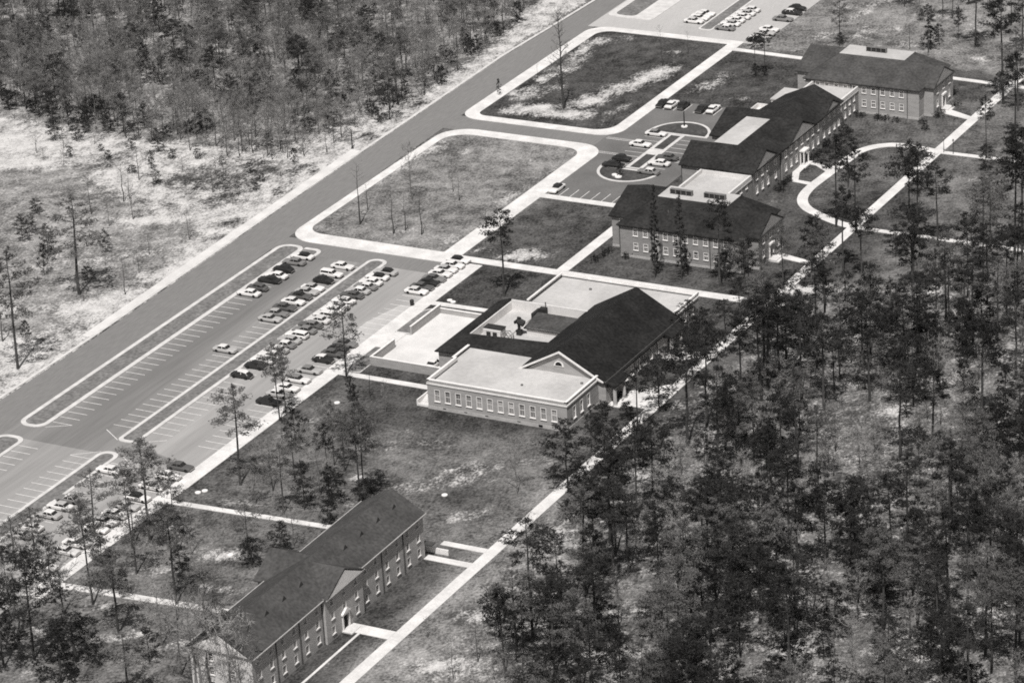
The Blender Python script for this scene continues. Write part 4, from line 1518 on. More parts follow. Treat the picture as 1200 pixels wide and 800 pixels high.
car_row([(406, 402, 'gs'), (401, 409, 'ko'), (394, 414, 's'), (383, 421, 'kwo'), (369, 434, 'lg'), (356, 445, 'wg'), (344, 455, 'w'), (334, 462, 'lw'), (323, 471, 'k')], x=-32.1, head=0, where='on kerb by the service yard', group=GP)
car_row([(222, 548, 's'), (208, 559, 'w'), (190, 571, 'w'), (172, 584, 'wk'), (158, 594, 'l'), (141, 603, 'w'), (131, 612, 'wl'), (120, 620, 'w'), (96, 637, 'w'), (84, 646, 'c'), (60, 664, 'w')], x=-32.2, head=0, where='on kerb near the dormitory grove', group=GP)
car_row([(124, 549, 'w'), (77, 583, 'gw'), (64, 591, 'wl'), (52, 601, 'lw'), (33, 616, 'w'), (22, 625, 'c'), (2, 640, 'l')], x=-44.4, head=PI, where='beside the lower left island', group=GP)
GC = 'cars parked in the lot behind the halls'
car_row([(779, 119, 'k'), (790, 120, 'w'), (804, 121, 'ko'), (825, 125, 'k'), (836, 127, 'w')], y=143.8, head=PI / 2, where='beyond the oval bed', group=GC, fr='left end')
car_row([(771, 156, 'wg'), (756, 169, 'w'), (735, 186, 'ko'), (724, 193, 'k')], x=-26.0, head=0, where='left of strip between ovals', group=GC)
car_row([(774, 183, 's'), (768, 190, 'w'), (756, 200, 'gw')], x=-16.2, head=PI, where='right of strip between ovals', group=GC)
place_car(at(656, 221).x, 82.2, -PI / 2, 'white', 'black', 'sedan', 'white sedan with black roof alone at the left end of the short painted stalls', GC)
GN = 'cars parked in the pale lot at the top edge'
car_row([(823, 15, 'w'), (818, 17.5, 'w'), (813, 20, 'w'), (808, 23.5, 'wc')], x=-53.9, head=0, where='left of grass strip, top lot', group=GN)
car_row([(870, 10, 'w'), (864, 14, 'wl'), (858, 18, 'w'), (852, 22, 'w'), (845, 26, 'wl'), (838, 31, 'gw')], x=-43.8, head=PI, where='right of grass strip, top lot', group=GN)
car_row([(933, 9, 'ko'), (928, 14, 'kw'), (921, 22, 'g'), (902, 34, 'w'), (895, 38, 'lw'), (880, 45, 'kwo')], x=-32.0, head=0, where='on the lawn side of top lot', group=GN)


# ================================================================ trees
class TM:
    """fast triangle soup for foliage"""
    def __init__(s):
        s.t = []

    def data(s, name, m):
        a = np.array(s.t, np.float32).reshape(-1, 3)
        me = bpy.data.meshes.new(name)
        n = len(a)
        me.vertices.add(n)
        me.vertices.foreach_set('co', a.ravel())
        me.loops.add(n)
        me.polygons.add(n // 3)
        me.loops.foreach_set('vertex_index', np.arange(n, dtype=np.int32))
        me.polygons.foreach_set('loop_start', np.arange(0, n, 3, dtype=np.int32))
        me.update()
        me.materials.append(MATS[m])
        return me


def rvec(r):
    while True:
        v = Vector((r.uniform(-1, 1), r.uniform(-1, 1), r.uniform(-1, 1)))
        if 0.05 < v.length < 1:
            return v.normalized()


def tuft(T, c, size, n, r, up=0.25, wid=0.22):
    for _ in range(n):
        d = rvec(r)
        d.z = d.z * 0.7 + up
        d.normalize()
        s = d.cross(rvec(r))
        if s.length < 1e-3:
            continue
        s.normalize()
        L = size * r.uniform(.6, 1.15)
        b = c + d * L * 0.1
        w = L * wid
        a1 = b + s * w * .5
        a2 = b - s * w * .5
        e_ = c + d * L
        T.t += [*a1, *a2, *e_]


def branch(mb, p0, p1, r0, r1, r, bend=0.15, seg=4, n=3):
    pts = []
    off = rvec(r) * (p1 - p0).length * bend
    for i in range(n + 1):
        t = i / n
        pts.append(p0.lerp(p1, t) + off * math.sin(t * PI))
    mb.tube([tuple(p) for p in pts], [r0 + (r1 - r0) * i / n for i in range(n + 1)], seg)
    return pts


def pine(seed, H=22.0, crown=0.42, spread=3.6, dens=1.0, nlimb=26, tuftn=8, size=0.62, flat=0.5, gap=0.1):
    """tall bare-trunked pine: limbs leave the upper trunk, each with clumps of needles"""
    r = random.Random(seed)
    tr = MB()
    T = TM()
    lean = Vector((r.uniform(-.02, .02), r.uniform(-.02, .02), 0)) * H
    wob = [Vector((r.uniform(-.12, .12), r.uniform(-.12, .12), 0)) for _ in range(7)]
    axis = [Vector((0, 0, 0)) + lean * (t ** 2) + wob[i] * (1 if 0 < i < 6 else 0) + Vector((0, 0, H * t)) for i, t in enumerate([0, .18, .36, .54, .72, .88, .985])]
    R0 = 0.0095 * H + 0.02
    tr.tube([tuple(p) for p in axis], [R0 * 1.25, R0, R0 * .9, R0 * .76, R0 * .55, R0 * .32, R0 * .1], 7)

    def ax(t):
        f = t * 6
        k = [0, .18, .36, .54, .72, .88, .985]
        for i in range(6):
            if t <= k[i + 1]:
                return axis[i].lerp(axis[i + 1], (t - k[i]) / (k[i + 1] - k[i]))
        return axis[-1]
    for k in range(nlimb):
        u = (k + r.random() * .8) / nlimb
        t = 1 - crown + crown * u * 0.97
        if r.random() < gap:
            continue
        prof = math.sin(min(1, (u * 0.86 + 0.22)) * PI) ** 0.75
        L = spread * prof * r.uniform(.55, 1.15) + .5
        az = k * 2.4 + r.uniform(-.6, .6)
        upz = (-0.12 + u * 0.9) * L * flat + r.uniform(-.2, .3)
        p0 = ax(t)
        p1 = p0 + Vector((math.cos(az) * L, math.sin(az) * L, upz))
        pts = branch(tr, p0, p1, R0 * .24, R0 * .06, r, .12, 4, 3)
        nt_ = max(5, int(L * 8.5 * dens))
        for _ in range(nt_):
            s = 0.35 + 0.65 * r.random() ** .7
            q_ = rvec(r)
            q_.z *= .55
            c = p0.lerp(p1, s) + q_ * (0.25 + .2 * L) * r.uniform(.3, 1.1) + Vector((0, 0, .15))
            tuft(T, c, size, tuftn, r, wid=.3)
    for _ in range(int(10 * dens)):
        tuft(T, ax(.985) + rvec(r) * r.uniform(.1, .8) + Vector((0, 0, -.3)), size, tuftn, r)
    # a few dead stubs
    for _ in range(5):
        t = r.uniform(.3, 1 - crown)
        az = r.uniform(0, 6.3)
        p0 = ax(t)
        branch(tr, p0, p0 + Vector((math.cos(az), math.sin(az), .1)) * r.uniform(.5, 1.4), R0 * .14, R0 * .04, r, .1, 3, 2)
    return tr, T, H


def bare(seed, H=15.0, spread=3.2, twig=1.0, pale=False, twn=5, start=.3, nl=16, bloom=0.0):
    """leafless hardwood with a haze of fine twigs"""
    r = random.Random(seed)
    tr = MB()
    T = TM()
    R0 = 0.011 * H
    axis = [Vector((r.uniform(-.25, .25) * (1 if 0 < i < 5 else 0), r.uniform(-.25, .25) * (1 if 0 < i < 5 else 0), H * i / 5 * .98)) for i in range(6)]
    tr.tube([tuple(p) for p in axis], [R0 * 1.2, R0, R0 * .8, R0 * .55, R0 * .3, R0 * .08], 6)

    def ax(t):
        f = min(4.999, t * 5)
        i = int(f)
        return axis[i].lerp(axis[i + 1], f - i)
    for k in range(nl):
        u = (k + r.random() * .8) / nl
        t = start + (1 - start) * u * .95
        L = spread * (math.sin((u * .8 + .2) * PI) ** .7) * r.uniform(.6, 1.15) + .5
        az = k * 2.4 + r.uniform(-.5, .5)
        p0 = ax(t)
        p1 = p0 + Vector((math.cos(az) * L, math.sin(az) * L, L * r.uniform(.5, 1.0)))
        branch(tr, p0, p1, R0 * .3, R0 * .05, r, .12, 4, 3)
        for j in range(int(3 + L * 1.4)):
            s = r.uniform(.25, 1.0)
            q0 = p0.lerp(p1, s)
            d = (p1 - p0).normalized() * .6 + rvec(r) * .8 + Vector((0, 0, .35))
            Lq = r.uniform(.5, 1.5) * (.5 + spread * .16)
            q1 = q0 + d * Lq
            for m_ in range(int(twn * twig)):
                a = q0.lerp(q1, r.uniform(0, 1))
                dd = (d * .6 + rvec(r) * .9).normalized() * r.uniform(.35, .95)
                sd = dd.cross(rvec(r)).normalized() * r.uniform(.018, .034)
                T.t += [*(a + sd), *(a - sd), *(a + dd)]
                if bloom and r.random() < bloom:
                    tuft(T, a + dd, .16, 3, r, wid=.6)
            sd = (q1 - q0).cross(rvec(r)).normalized() * .035
            T.t += [*(q0 + sd), *(q0 - sd), *q1]
    return tr, T, H


def roundtree(seed, H=8.0, spread=3.2, dens=1.0, size=.42, tuftn=6, low=.2, clumps=26):
    """dense evergreen with a lumpy crown"""
    r = random.Random(seed)
    tr = MB()
    T = TM()
    R0 = .02 * H
    tr.tube([(0, 0, 0), (r.uniform(-.2, .2), r.uniform(-.2, .2), H * .45), (r.uniform(-.3, .3), r.uniform(-.3, .3), H * .9)], [R0, R0 * .7, R0 * .15], 6)
    for k in range(clumps):
        u = (k + .5) / clumps
        t = low + (1 - low) * u
        rad = spread * math.sin(min(1, (u * .78 + .22)) * PI) ** .6
        az = k * 2.4 + r.uniform(-.7, .7)
        q = r.uniform(.35, .95)
        c = Vector((math.cos(az) * rad * q, math.sin(az) * rad * q, H * t + r.uniform(-.3, .3)))
        c.z = min(c.z, H - .5)
        branch(tr, Vector((0, 0, c.z * .8)), c, R0 * .3, R0 * .05, r, .1, 4, 2)
        cr = (.55 + .25 * spread * r.random()) * .9
        for _ in range(int(14 * dens)):
            v = rvec(r)
            v.z *= .6
            tuft(T, c + v * cr * r.uniform(.4, 1.0), size, tuftn, r, wid=.4)
    return tr, T, H


PROTO = {}


def proto(kind, seeds, fn, fm, bmn, **kw):
    out = []
    for s in seeds:
        tr, T, H = fn(s, **kw)
        out.append((tr.data('trunk', bmn, fix=False), T.data('crown', fm), H))
    PROTO[kind] = out


proto('pine', range(1, 8), pine, 'needles', 'bark', H=22, crown=.37, spread=3.9, nlimb=32, dens=1.4, gap=.08, size=.40)
proto('paler_pine', range(11, 15), pine, 'needles pale', 'bark', H=21, crown=.47, spread=4.6, nlimb=32, dens=1.6, size=.37, gap=.08)
proto('thin_pine', range(21, 24), pine, 'needles pale', 'bark', H=20, crown=.6, spread=4.6, nlimb=32, dens=1.0, size=.42, gap=.15, flat=.35)
proto('young_pine', range(31, 35), pine, 'needles', 'bark', H=12, crown=.78, spread=3.0, nlimb=36, dens=1.1, size=.4, gap=.05, flat=.6)
proto('broad_pine', range(36, 39), pine, 'needles', 'bark', H=17, crown=.58, spread=5.2, nlimb=46, dens=1.1, size=.42, gap=.08, flat=.6)
proto('spiky', range(41, 43), pine, 'needles', 'bark', H=19, crown=.85, spread=1.5, nlimb=46, dens=1.0, size=.5, gap=.05, flat=.1)
proto('bare', range(51, 57), bare, 'twigs', 'bark pale', H=14, spread=3.2, twig=1.5)
proto('misty', range(61, 65), bare, 'spring twigs', 'bark pale', H=12, spread=3.6, twig=2.3, bloom=.12)
proto('pole', range(71, 75), bare, 'twigs', 'bark', H=16, spread=1.5, twig=.5, start=.62, nl=8)
proto('snag', range(76, 78), bare, 'twigs', 'bark', H=24, spread=2.2, twig=1.3, start=.18, nl=40)
proto('evergreen', range(81, 86), roundtree, 'evergreen leaves', 'bark', H=8, spread=3.1, size=.34, dens=1.7)
proto('shrub', range(91, 94), roundtree, 'evergreen leaves', 'bark', H=1.3, spread=.8, low=.15, clumps=7, size=.25, dens=.7)
proto('round_pine', range(95, 97), roundtree, 'needles', 'bark', H=15, spread=4.2, low=.4, clumps=50, size=.38, dens=2.0)

rt = random.Random(99)
KNAME = {'pine': 'pine_tree', 'paler_pine': 'pine_tree', 'thin_pine': 'pine_tree', 'young_pine': 'pine_tree', 'broad_pine': 'pine_tree', 'spiky': 'pine_tree', 'bare': 'bare_tree', 'misty': 'bare_tree', 'pole': 'bare_tree', 'snag': 'bare_tree', 'evergreen': 'evergreen_tree', 'round_pine': 'pine_tree', 'shrub': 'shrub'}
BUILT = []
NT = {}
MAXLAB = [0]
MASS = {}


def tree(kind, x, y, H, label, group=None, wide=1.0, z=0.0):
    tm, cm, H0 = rt.choice(PROTO[kind])
    NT[KNAME[kind]] = NT.get(KNAME[kind], 0) + 1
    MAXLAB[0] = max(MAXLAB[0], len(label.split()))
    if len(label.split()) > 16:
        print('LONG', label)
    s = H / H0
    sw = (s ** .7) * wide * rt.uniform(.9, 1.12)
    o = empty(KNAME[kind], (x, y, z), label, 'shrub' if kind == 'shrub' else 'tree', group, rt.uniform(0, 6.28))
    tilt = rt.uniform(0, .03)
    ta = rt.uniform(0, 6.28)
    o.rotation_euler = (tilt * math.cos(ta), tilt * math.sin(ta), rt.uniform(0, 6.28))
    inst('stem' if kind == 'shrub' else 'trunk', tm, o, sc=(sw, sw, s))
    inst('foliage' if kind == 'shrub' else 'crown', cm, o, sc=(sw, sw, s))
    BUILT.append((x, y))
    return o


DESC = {'pine': 'dark pine', 'paler_pine': 'full grey pine', 'thin_pine': 'sparse thin pine', 'young_pine': 'short bushy pine', 'broad_pine': 'broad dark pine', 'spiky': 'narrow spiky pine', 'bare': 'leafless tree', 'misty': 'pale budding tree', 'pole': 'slim bare tree', 'snag': 'tall ragged bare tree', 'evergreen': 'low dark evergreen', 'round_pine': 'round-crowned pine', 'shrub': 'small dark shrub'}


def stand(where, items, group=None):
    """hand-placed trees: (px, py, ytop, kind[, wide]); numbered per kind from the left so each label singles one out"""
    by = {}
    for it in sorted(items, key=lambda q: q[0]):
        by.setdefault(it[3], []).append(it)
    for kind, L in by.items():
        for i, it in enumerate(L):
            px, py, yt = it[:3]
            p = at(px, py)
            H = height(px, py, yt)
            if len(L) == 1:
                lab = '%s %s' % (DESC[kind], where)
            else:
                lab = '%s %s, %s from left' % (DESC[kind], where, ORD[i])
            tree(kind, p.x, p.y, H, lab, group, it[4] if len(it) > 4 else 1.0)


stand('in the sandy field left of the road', [
    (93, 345, 228, 'thin_pine', 1.25), (21, 432, 290, 'thin_pine', 1.1), (3, 400, 325, 'bare'), (27, 283, 250, 'young_pine', .8), (38, 273, 250, 'young_pine', .8), (57, 300, 262, 'young_pine', 1.1), (52, 322, 286, 'evergreen', .6), (62, 306, 290, 'evergreen', .6), (124, 296, 268, 'young_pine', .8), (42, 250, 232, 'young_pine', 1.1),
    (107, 251, 205, 'pole', .8), (128, 265, 228, 'bare', .8), (156, 257, 215, 'bare', 1.1), (147, 345, 300, 'pole'), (163, 320, 292, 'bare', .9), (175, 298, 270, 'pole'), (98, 352, 322, 'bare', .8), (145, 236, 190, 'pole'), (152, 233, 195, 'pole'), (163, 211, 168, 'bare'), (222, 281, 248, 'bare'), (262, 212, 175, 'bare'), (125, 318, 295, 'bare', .7), (122, 148, 116, 'pine', .9), (103, 330, 312, 'evergreen', .9), (30, 395, 375, 'evergreen', .8),
    (178, 198, 176, 'evergreen', .7), (158, 165, 146, 'pine', .9), (186, 178, 150, 'young_pine'), (222, 215, 196, 'bare', .8), (345, 193, 173, 'evergreen', .6)], 'trees scattered over the sandy field')
stand('in the big lawn beside the main road', [(422, 263, 188, 'pole'), (431, 246, 215, 'pole'), (483, 234, 168, 'bare', .7), (531, 225, 188, 'bare', .7), (538, 235, 205, 'pole', .9), (461, 274, 218, 'pole'), (475, 270, 226, 'pole'), (494, 275, 225, 'pole'), (570, 268, 240, 'pole')], 'thin trees on the big lawn')
stand('in the patchy far lawn', [(661, 127, 4, 'snag', .9), (776, 78, 28, 'pole', .6), (806, 62, 36, 'pole', .6), (585, 112, 92, 'evergreen', .4), (630, 92, 74, 'pole', .6)])
stand('on the small lawns near the dining hall', [(591, 347, 243, 'pine', .95), (406, 441, 345, 'thin_pine', .9), (328, 493, 402, 'paler_pine', .75), (335, 481, 405, 'paler_pine', .7)])
stand('on the lawn by the farthest hall', [(885, 88, 38, 'pine', .7), (896, 88, 36, 'pine', .75), (885, 90, 74, 'evergreen', .6), (897, 90, 77, 'evergreen', .6), (984, 54, -8, 'thin_pine', .8), (985, 52, 38, 'evergreen', .7), (1066, 58, 26, 'pole')])
stand('in the park by the curved loop walk', [
    (994, 219, 147, 'pine', .9), (980, 266, 158, 'pine', .95), (1003, 273, 172, 'pine', .85), (988, 319, 217, 'pine', 1.0), (1010, 331, 243, 'pine', 1.05), (951, 319, 252, 'young_pine', .8), (957, 318, 250, 'pine', .7), (918, 338, 260, 'paler_pine', .8), (1065, 261, 163, 'broad_pine', .8), (1075, 266, 168, 'pine', 1.0), (1099, 287, 195, 'pine', 1.1), (1069, 338, 264, 'round_pine', 1.05),
    (1152, 325, 206, 'paler_pine', .9), (1161, 295, 203, 'paler_pine', .95), (1189, 297, 168, 'pine', 1.0), (1198, 305, 150, 'pine', .9), (1130, 366, 292, 'paler_pine', .8), (1190, 386, 315, 'pine', .9), (1097, 362, 292, 'broad_pine', .7), (1078, 398, 345, 'young_pine', 1.0), (1050, 300, 262, 'young_pine', 1.1), (965, 345, 315, 'evergreen', 1.1), (990, 352, 318, 'evergreen', 1.2), (1015, 352, 325, 'evergreen', 1.2), (1156, 186, 112, 'pine', .7), (1190, 168, 60, 'pine', .95), (1176, 122, -5, 'pine', 1.0), (1193, 130, 30, 'thin_pine'), (1155, 200, 168, 'young_pine', .9), (1187, 196, 150, 'young_pine', 1.1), (1172, 112, 84, 'evergreen', .8)])
stand('on the rough grass at the top right corner', [(1088, 62, 5, 'pine', .8), (1090, 58, 30, 'evergreen', 1.0), (1100, 50, 28, 'evergreen', .9), (1116, 22, -25, 'pine', .9), (1123, 47, 8, 'broad_pine', .6), (1143, 54, -30, 'pine', 1.0), (1146, 56, 38, 'evergreen', .6), (1105, 20, -20, 'pine'), (1060, 8, -40, 'pine'), (1078, 18, -30, 'bare'), (1160, 15, -40, 'pine'), (1185, 30, -30, 'pine'), (1135, 5, -50, 'broad_pine'), (1035, -5, -50, 'bare'), (1198, 60, -10, 'pine')])
stand('in front of the nearest hall', [(768, 325, 214, 'spiky', .45), (799, 327, 224, 'spiky', .65), (769, 320, 285, 'evergreen', .35), (805, 322, 290, 'evergreen', .5), (844, 336, 232, 'pine', .85), (850, 330, 295, 'evergreen', .8), (872, 325, 278, 'paler_pine', .8), (878, 378, 278, 'pine', .75), (892, 345, 285, 'paler_pine', .7)])
stand('by the campus walk near the dining hall', [(773, 482, 415, 'young_pine', 1.15), (747, 502, 430, 'pine', .9), (709, 537, 470, 'young_pine', 1.1), (666, 574, 490, 'young_pine', 1.15), (606, 578, 515, 'misty', .7), (688, 545, 505, 'bare'), (700, 510, 488, 'evergreen', .9), (735, 490, 470, 'evergreen', 1.1), (805, 440, 385, 'broad_pine', .8), (825, 418, 360, 'broad_pine', .75), (850, 402, 350, 'pine', 1.2), (787, 405, 372, 'young_pine', .9), (806, 398, 352, 'young_pine', 1.1), (868, 380, 325, 'pine', 1.1), (812, 455, 395, 'pine', 1.2), (780, 430, 405, 'evergreen', 1.1), (760, 440, 418, 'evergreen', .9), (765, 590, 490, 'broad_pine', 1.0), (693, 525, 480, 'young_pine', .8), (722, 520, 490, 'evergreen', .8)])
stand('in the grove beside the dormitory', [
    (282, 568, 450, 'paler_pine', 1.1), (434, 465, 423, 'pole', .9), (452, 482, 445, 'bare', .6), (392, 545, 470, 'paler_pine', .7), (381, 512, 468, 'bare', .8), (347, 530, 470, 'young_pine', .9), (422, 592, 478, 'paler_pine', .8), (427, 585, 472, 'paler_pine', .75), (390, 592, 545, 'young_pine', 1.2), (357, 597, 540, 'young_pine', 1.0), (332, 602, 520, 'paler_pine', .9), (386, 577, 495, 'pine', .7), (404, 552, 480, 'paler_pine', .8), (375, 580, 505, 'misty', .9), (412, 470, 440, 'evergreen', .55), (416, 480, 450, 'evergreen', .5), (310, 560, 520, 'misty', 1.0), (300, 590, 545, 'misty', 1.0), (430, 600, 560, 'young_pine', 1.0), (345, 560, 500, 'paler_pine', .8), (320, 575, 515, 'bare'), (440, 498, 470, 'bare', .7),
    (176, 633, 514, 'paler_pine', 1.1), (111, 626, 548, 'thin_pine', 1.1), (155, 642, 550, 'paler_pine', .9), (99, 638, 592, 'paler_pine', .8), (208, 646, 560, 'paler_pine', .8), (187, 640, 600, 'broad_pine', .5), (225, 650, 590, 'bare', .8), (160, 672, 582, 'thin_pine', 1.0), (207, 708, 590, 'paler_pine', 1.1), (109, 708, 585, 'paler_pine', .9), (60, 687, 628, 'broad_pine', .75), (19, 668, 608, 'paler_pine', 1.3), (40, 772, 645, 'broad_pine', .95), (139, 742, 640, 'paler_pine', 1.1), (212, 790, 690, 'bare', 1.3), (250, 815, 712, 'misty', 1.3), (272, 838, 728, 'misty', 1.2), (232, 822, 705, 'bare', 1.4), (285, 850, 745, 'bare', 1.2), (262, 800, 700, 'paler_pine', .8), (291, 648, 588, 'thin_pine', 1.0), (295, 662, 630, 'evergreen', 1.0), (90, 775, 720, 'evergreen', 1.7), (72, 800, 745, 'evergreen', 1.5), (118, 780, 735, 'misty', 1.0), (5, 782, 700, 'young_pine', 1.4), (22, 740, 670, 'misty', 1.4), (145, 700, 668, 'evergreen', .7), (240, 720, 655, 'misty', 1.3), (190, 755, 690, 'misty', 1.3), (120, 660, 628, 'evergreen', .9), (75, 720, 650, 'misty', 1.2), (40, 640, 595, 'paler_pine', 1.2), (10, 700, 640, 'broad_pine', .8), (212, 672, 640, 'evergreen', 1.1), (175, 775, 735, 'evergreen', .8), (150, 815, 740, 'paler_pine', 1.3), (330, 648, 610, 'young_pine', 1.0), (345, 640, 590, 'bare', .9), (385, 615, 585, 'evergreen', .9)])  # large low evergreens stand in for ground shadow as well as low shrubs
stand('between the campus walk and the pine wood', [(501, 747, 722, 'bare', .6), (531, 795, 745, 'bare', .7), (567, 735, 700, 'bare', .7), (592, 788, 690, 'pine', 1.0), (585, 745, 682, 'young_pine', .9), (622, 640, 600, 'bare', .8), (690, 600, 560, 'misty', .8), (655, 700, 620, 'pine', .7), (560, 775, 720, 'bare', .9)])
# shrubs along the walls
for lab, L in (('at the foot of the nearest hall, front wall', [(733, 302), (708, 301), (713, 296), (875, 318), (842, 315), (697, 305)]), ('at the foot of the farthest hall, front wall', [(1008, 137), (1029, 140), (1037, 141), (1050, 143), (1085, 152), (1098, 137), (1101, 133), (1119, 125), (1117, 110), (1081, 146)]),
               ('beside the entrance of the three-pediment hall', [(948, 189), (955, 185), (960, 182), (918, 217), (914, 224), (925, 212), (965, 172), (968, 168)]), ('beside the dining hall porch', [(722, 470), (730, 465), (735, 462), (710, 478)])):
    stand(lab, [(x, y, y - 7, 'shrub', 1.3) for x, y in L], 'shrubs at the foot of the halls')


# ---- woods
def inpoly(x, y, P):
    c = False
    for i in range(len(P)):
        x0, y0 = P[i]
        x1, y1 = P[(i + 1) % len(P)]
        if (y0 > y) != (y1 > y) and x < (x1 - x0) * (y - y0) / (y1 - y0) + x0:
            c = not c
    return c


def wood(P, n, dmin, kinds, label, group, hr, keep=lambda q, x, y: True, seed=1, mass=None):
    r = random.Random(seed)
    P = [tuple(at(*p)[:2]) for p in P]
    xs_, ys_ = [p[0] for p in P], [p[1] for p in P]
    k = 0
    tries = 0
    out = []
    while k < n and tries < n * 60:
        tries += 1
        x, y = r.uniform(min(xs_), max(xs_)), r.uniform(min(ys_), max(ys_))
        if not inpoly(x, y, P):
            continue
        q = toimg((x, y, 0))
        if not keep(q, x, y):
            continue
        if any((x - a) ** 2 + (y - b) ** 2 < dmin ** 2 for a, b in BUILT):
            continue
        kd = r.choices([a for a, _ in kinds], [b for _, b in kinds])[0]
        lo, hi = hr[kd]
        k += 1
        if NT.get(KNAME[kd], 0) >= 294 or mass:
            MASS.setdefault((mass or 'more_' + KNAME[kd], kd), []).append((x, y, r.uniform(lo, hi), r.uniform(.85, 1.2), r.uniform(0, 6.28)))
            BUILT.append((x, y))
            continue
        tree(kd, x, y, r.uniform(lo, hi), label[KNAME[kd]], group, r.uniform(.85, 1.2))
    return k


LB = {'pine_tree': 'pine inside the dense pine wood right of the long campus walk', 'bare_tree': 'leafless tree inside the pine wood right of the long campus walk', 'evergreen_tree': 'low dark evergreen under the pines right of the campus walk'}
HR = {'pine': (17, 24), 'broad_pine': (13, 18), 'paler_pine': (15, 22), 'thin_pine': (15, 21), 'young_pine': (8, 13), 'bare': (9, 14), 'misty': (6, 11), 'evergreen': (4, 8), 'pole': (12, 17), 'round_pine': (11, 15), 'snag': (14, 18)}
n1 = wood([(598, 762), (636, 706), (692, 655), (738, 600), (784, 545), (826, 492), (866, 438), (905, 404), (960, 396), (1080, 392), (1330, 396), (1330, 960), (575, 960), (585, 800)], 262, 4.8,
          [('pine', 5), ('broad_pine', 3.4), ('paler_pine', 1.6), ('young_pine', 2.2), ('evergreen', 2.2), ('bare', 1.4), ('misty', 2.0), ('round_pine', 1.0)], LB, 'trees of the pine wood right of the walk', HR, seed=4,
          keep=lambda q, x, y: noise.noise(Vector((x * .045, y * .045, 7.7))) > -.30 or q[0] < 700)
n1c = wood([(598, 762), (636, 706), (692, 655), (738, 600), (784, 545), (826, 492), (866, 438), (905, 404), (960, 396), (1080, 392), (1330, 396), (1330, 960), (575, 960), (585, 800)], 150, 3.6, [('young_pine', 2.5), ('evergreen', 2.5), ('misty', 8), ('broad_pine', 1), ('paler_pine', 2)], LB, '', HR, seed=24, mass='pine_wood_thicket', keep=lambda q, x, y: noise.noise(Vector((x * .05, y * .05, 1.7))) > -.25)
n1b = wood([(872, 450), (925, 398), (982, 352), (1045, 350), (1330, 340), (1330, 420), (1000, 420), (900, 450)], 34, 5.5,
           [('paler_pine', 3), ('pine', 2), ('misty', 4), ('bare', 3), ('broad_pine', 1), ('young_pine', 1)], {'pine_tree': 'pine at the open upper fringe of the pine wood', 'bare_tree': 'leafless tree at the open upper fringe of the pine wood', 'evergreen_tree': 'evergreen at the upper fringe of the pine wood'}, 'trees of the upper fringe of the pine wood', HR, seed=14)
LF = {'pine_tree': 'pine among the leafless trees of the far wood left of the main road', 'bare_tree': 'leafless grey tree in the dense far wood left of the main road', 'evergreen_tree': 'dark evergreen bush in the far wood left of the main road'}
HF = {'pine': (12, 17), 'broad_pine': (7, 12), 'paler_pine': (10, 15), 'young_pine': (5, 9), 'bare': (8, 13), 'misty': (7, 12), 'evergreen': (3, 6), 'pole': (9, 14), 'thin_pine': (12, 17)}
FP = [(-60, 128), (0, 136), (100, 153), (200, 172), (260, 184), (330, 194), (395, 168), (455, 142), (532, 91), (600, 36), (628, 0), (640, -60), (-60, -60)]
n2 = wood(FP, 215, 5.2, [('bare', 8), ('misty', 7), ('pole', 1)], LF, 'leafless trees of the far wood', HF, seed=6)
n3 = wood(FP, 110, 4.0, [('evergreen', 1)], LF, 'evergreens of the far wood', HF, seed=7)
n2b = wood([(60, 150), (200, 170), (330, 190), (455, 138), (600, 32), (618, 40), (470, 150), (380, 195), (300, 232), (150, 215), (40, 185)], 30, 5.0, [('bare', 3), ('misty', 3), ('evergreen', 4), ('young_pine', 2)],
            {'pine_tree': 'small pine at the ragged edge of the far wood', 'bare_tree': 'small leafless tree at the ragged edge of the far wood', 'evergreen_tree': 'dark bush at the ragged edge of the far wood'}, 'trees at the edge of the far wood', {'bare': (4, 9), 'misty': (3, 6), 'evergreen': (1.5, 3.5), 'young_pine': (3.5, 7)}, seed=31, keep=lambda q, x, y: x < -97)
n4 = wood(FP, 210, 3.4, [('pine', 1.4), ('young_pine', 6), ('broad_pine', 2.5), ('paler_pine', 5)], LF, '', HF, seed=8, mass='far_wood_pines',
          keep=lambda q, x, y: noise.noise(Vector((x * .03, y * .03, 2.2))) > -.25)
n5 = wood(FP, 520, 2.2, [('bare', 4), ('misty', 8), ('evergreen', 2)], LF, '', HF, seed=9, mass='far_wood_thicket')
print('woods', n1, n1b, n2, n3, n4, n5, 'trees', len(BUILT), NT, 'maxlab', MAXLAB)


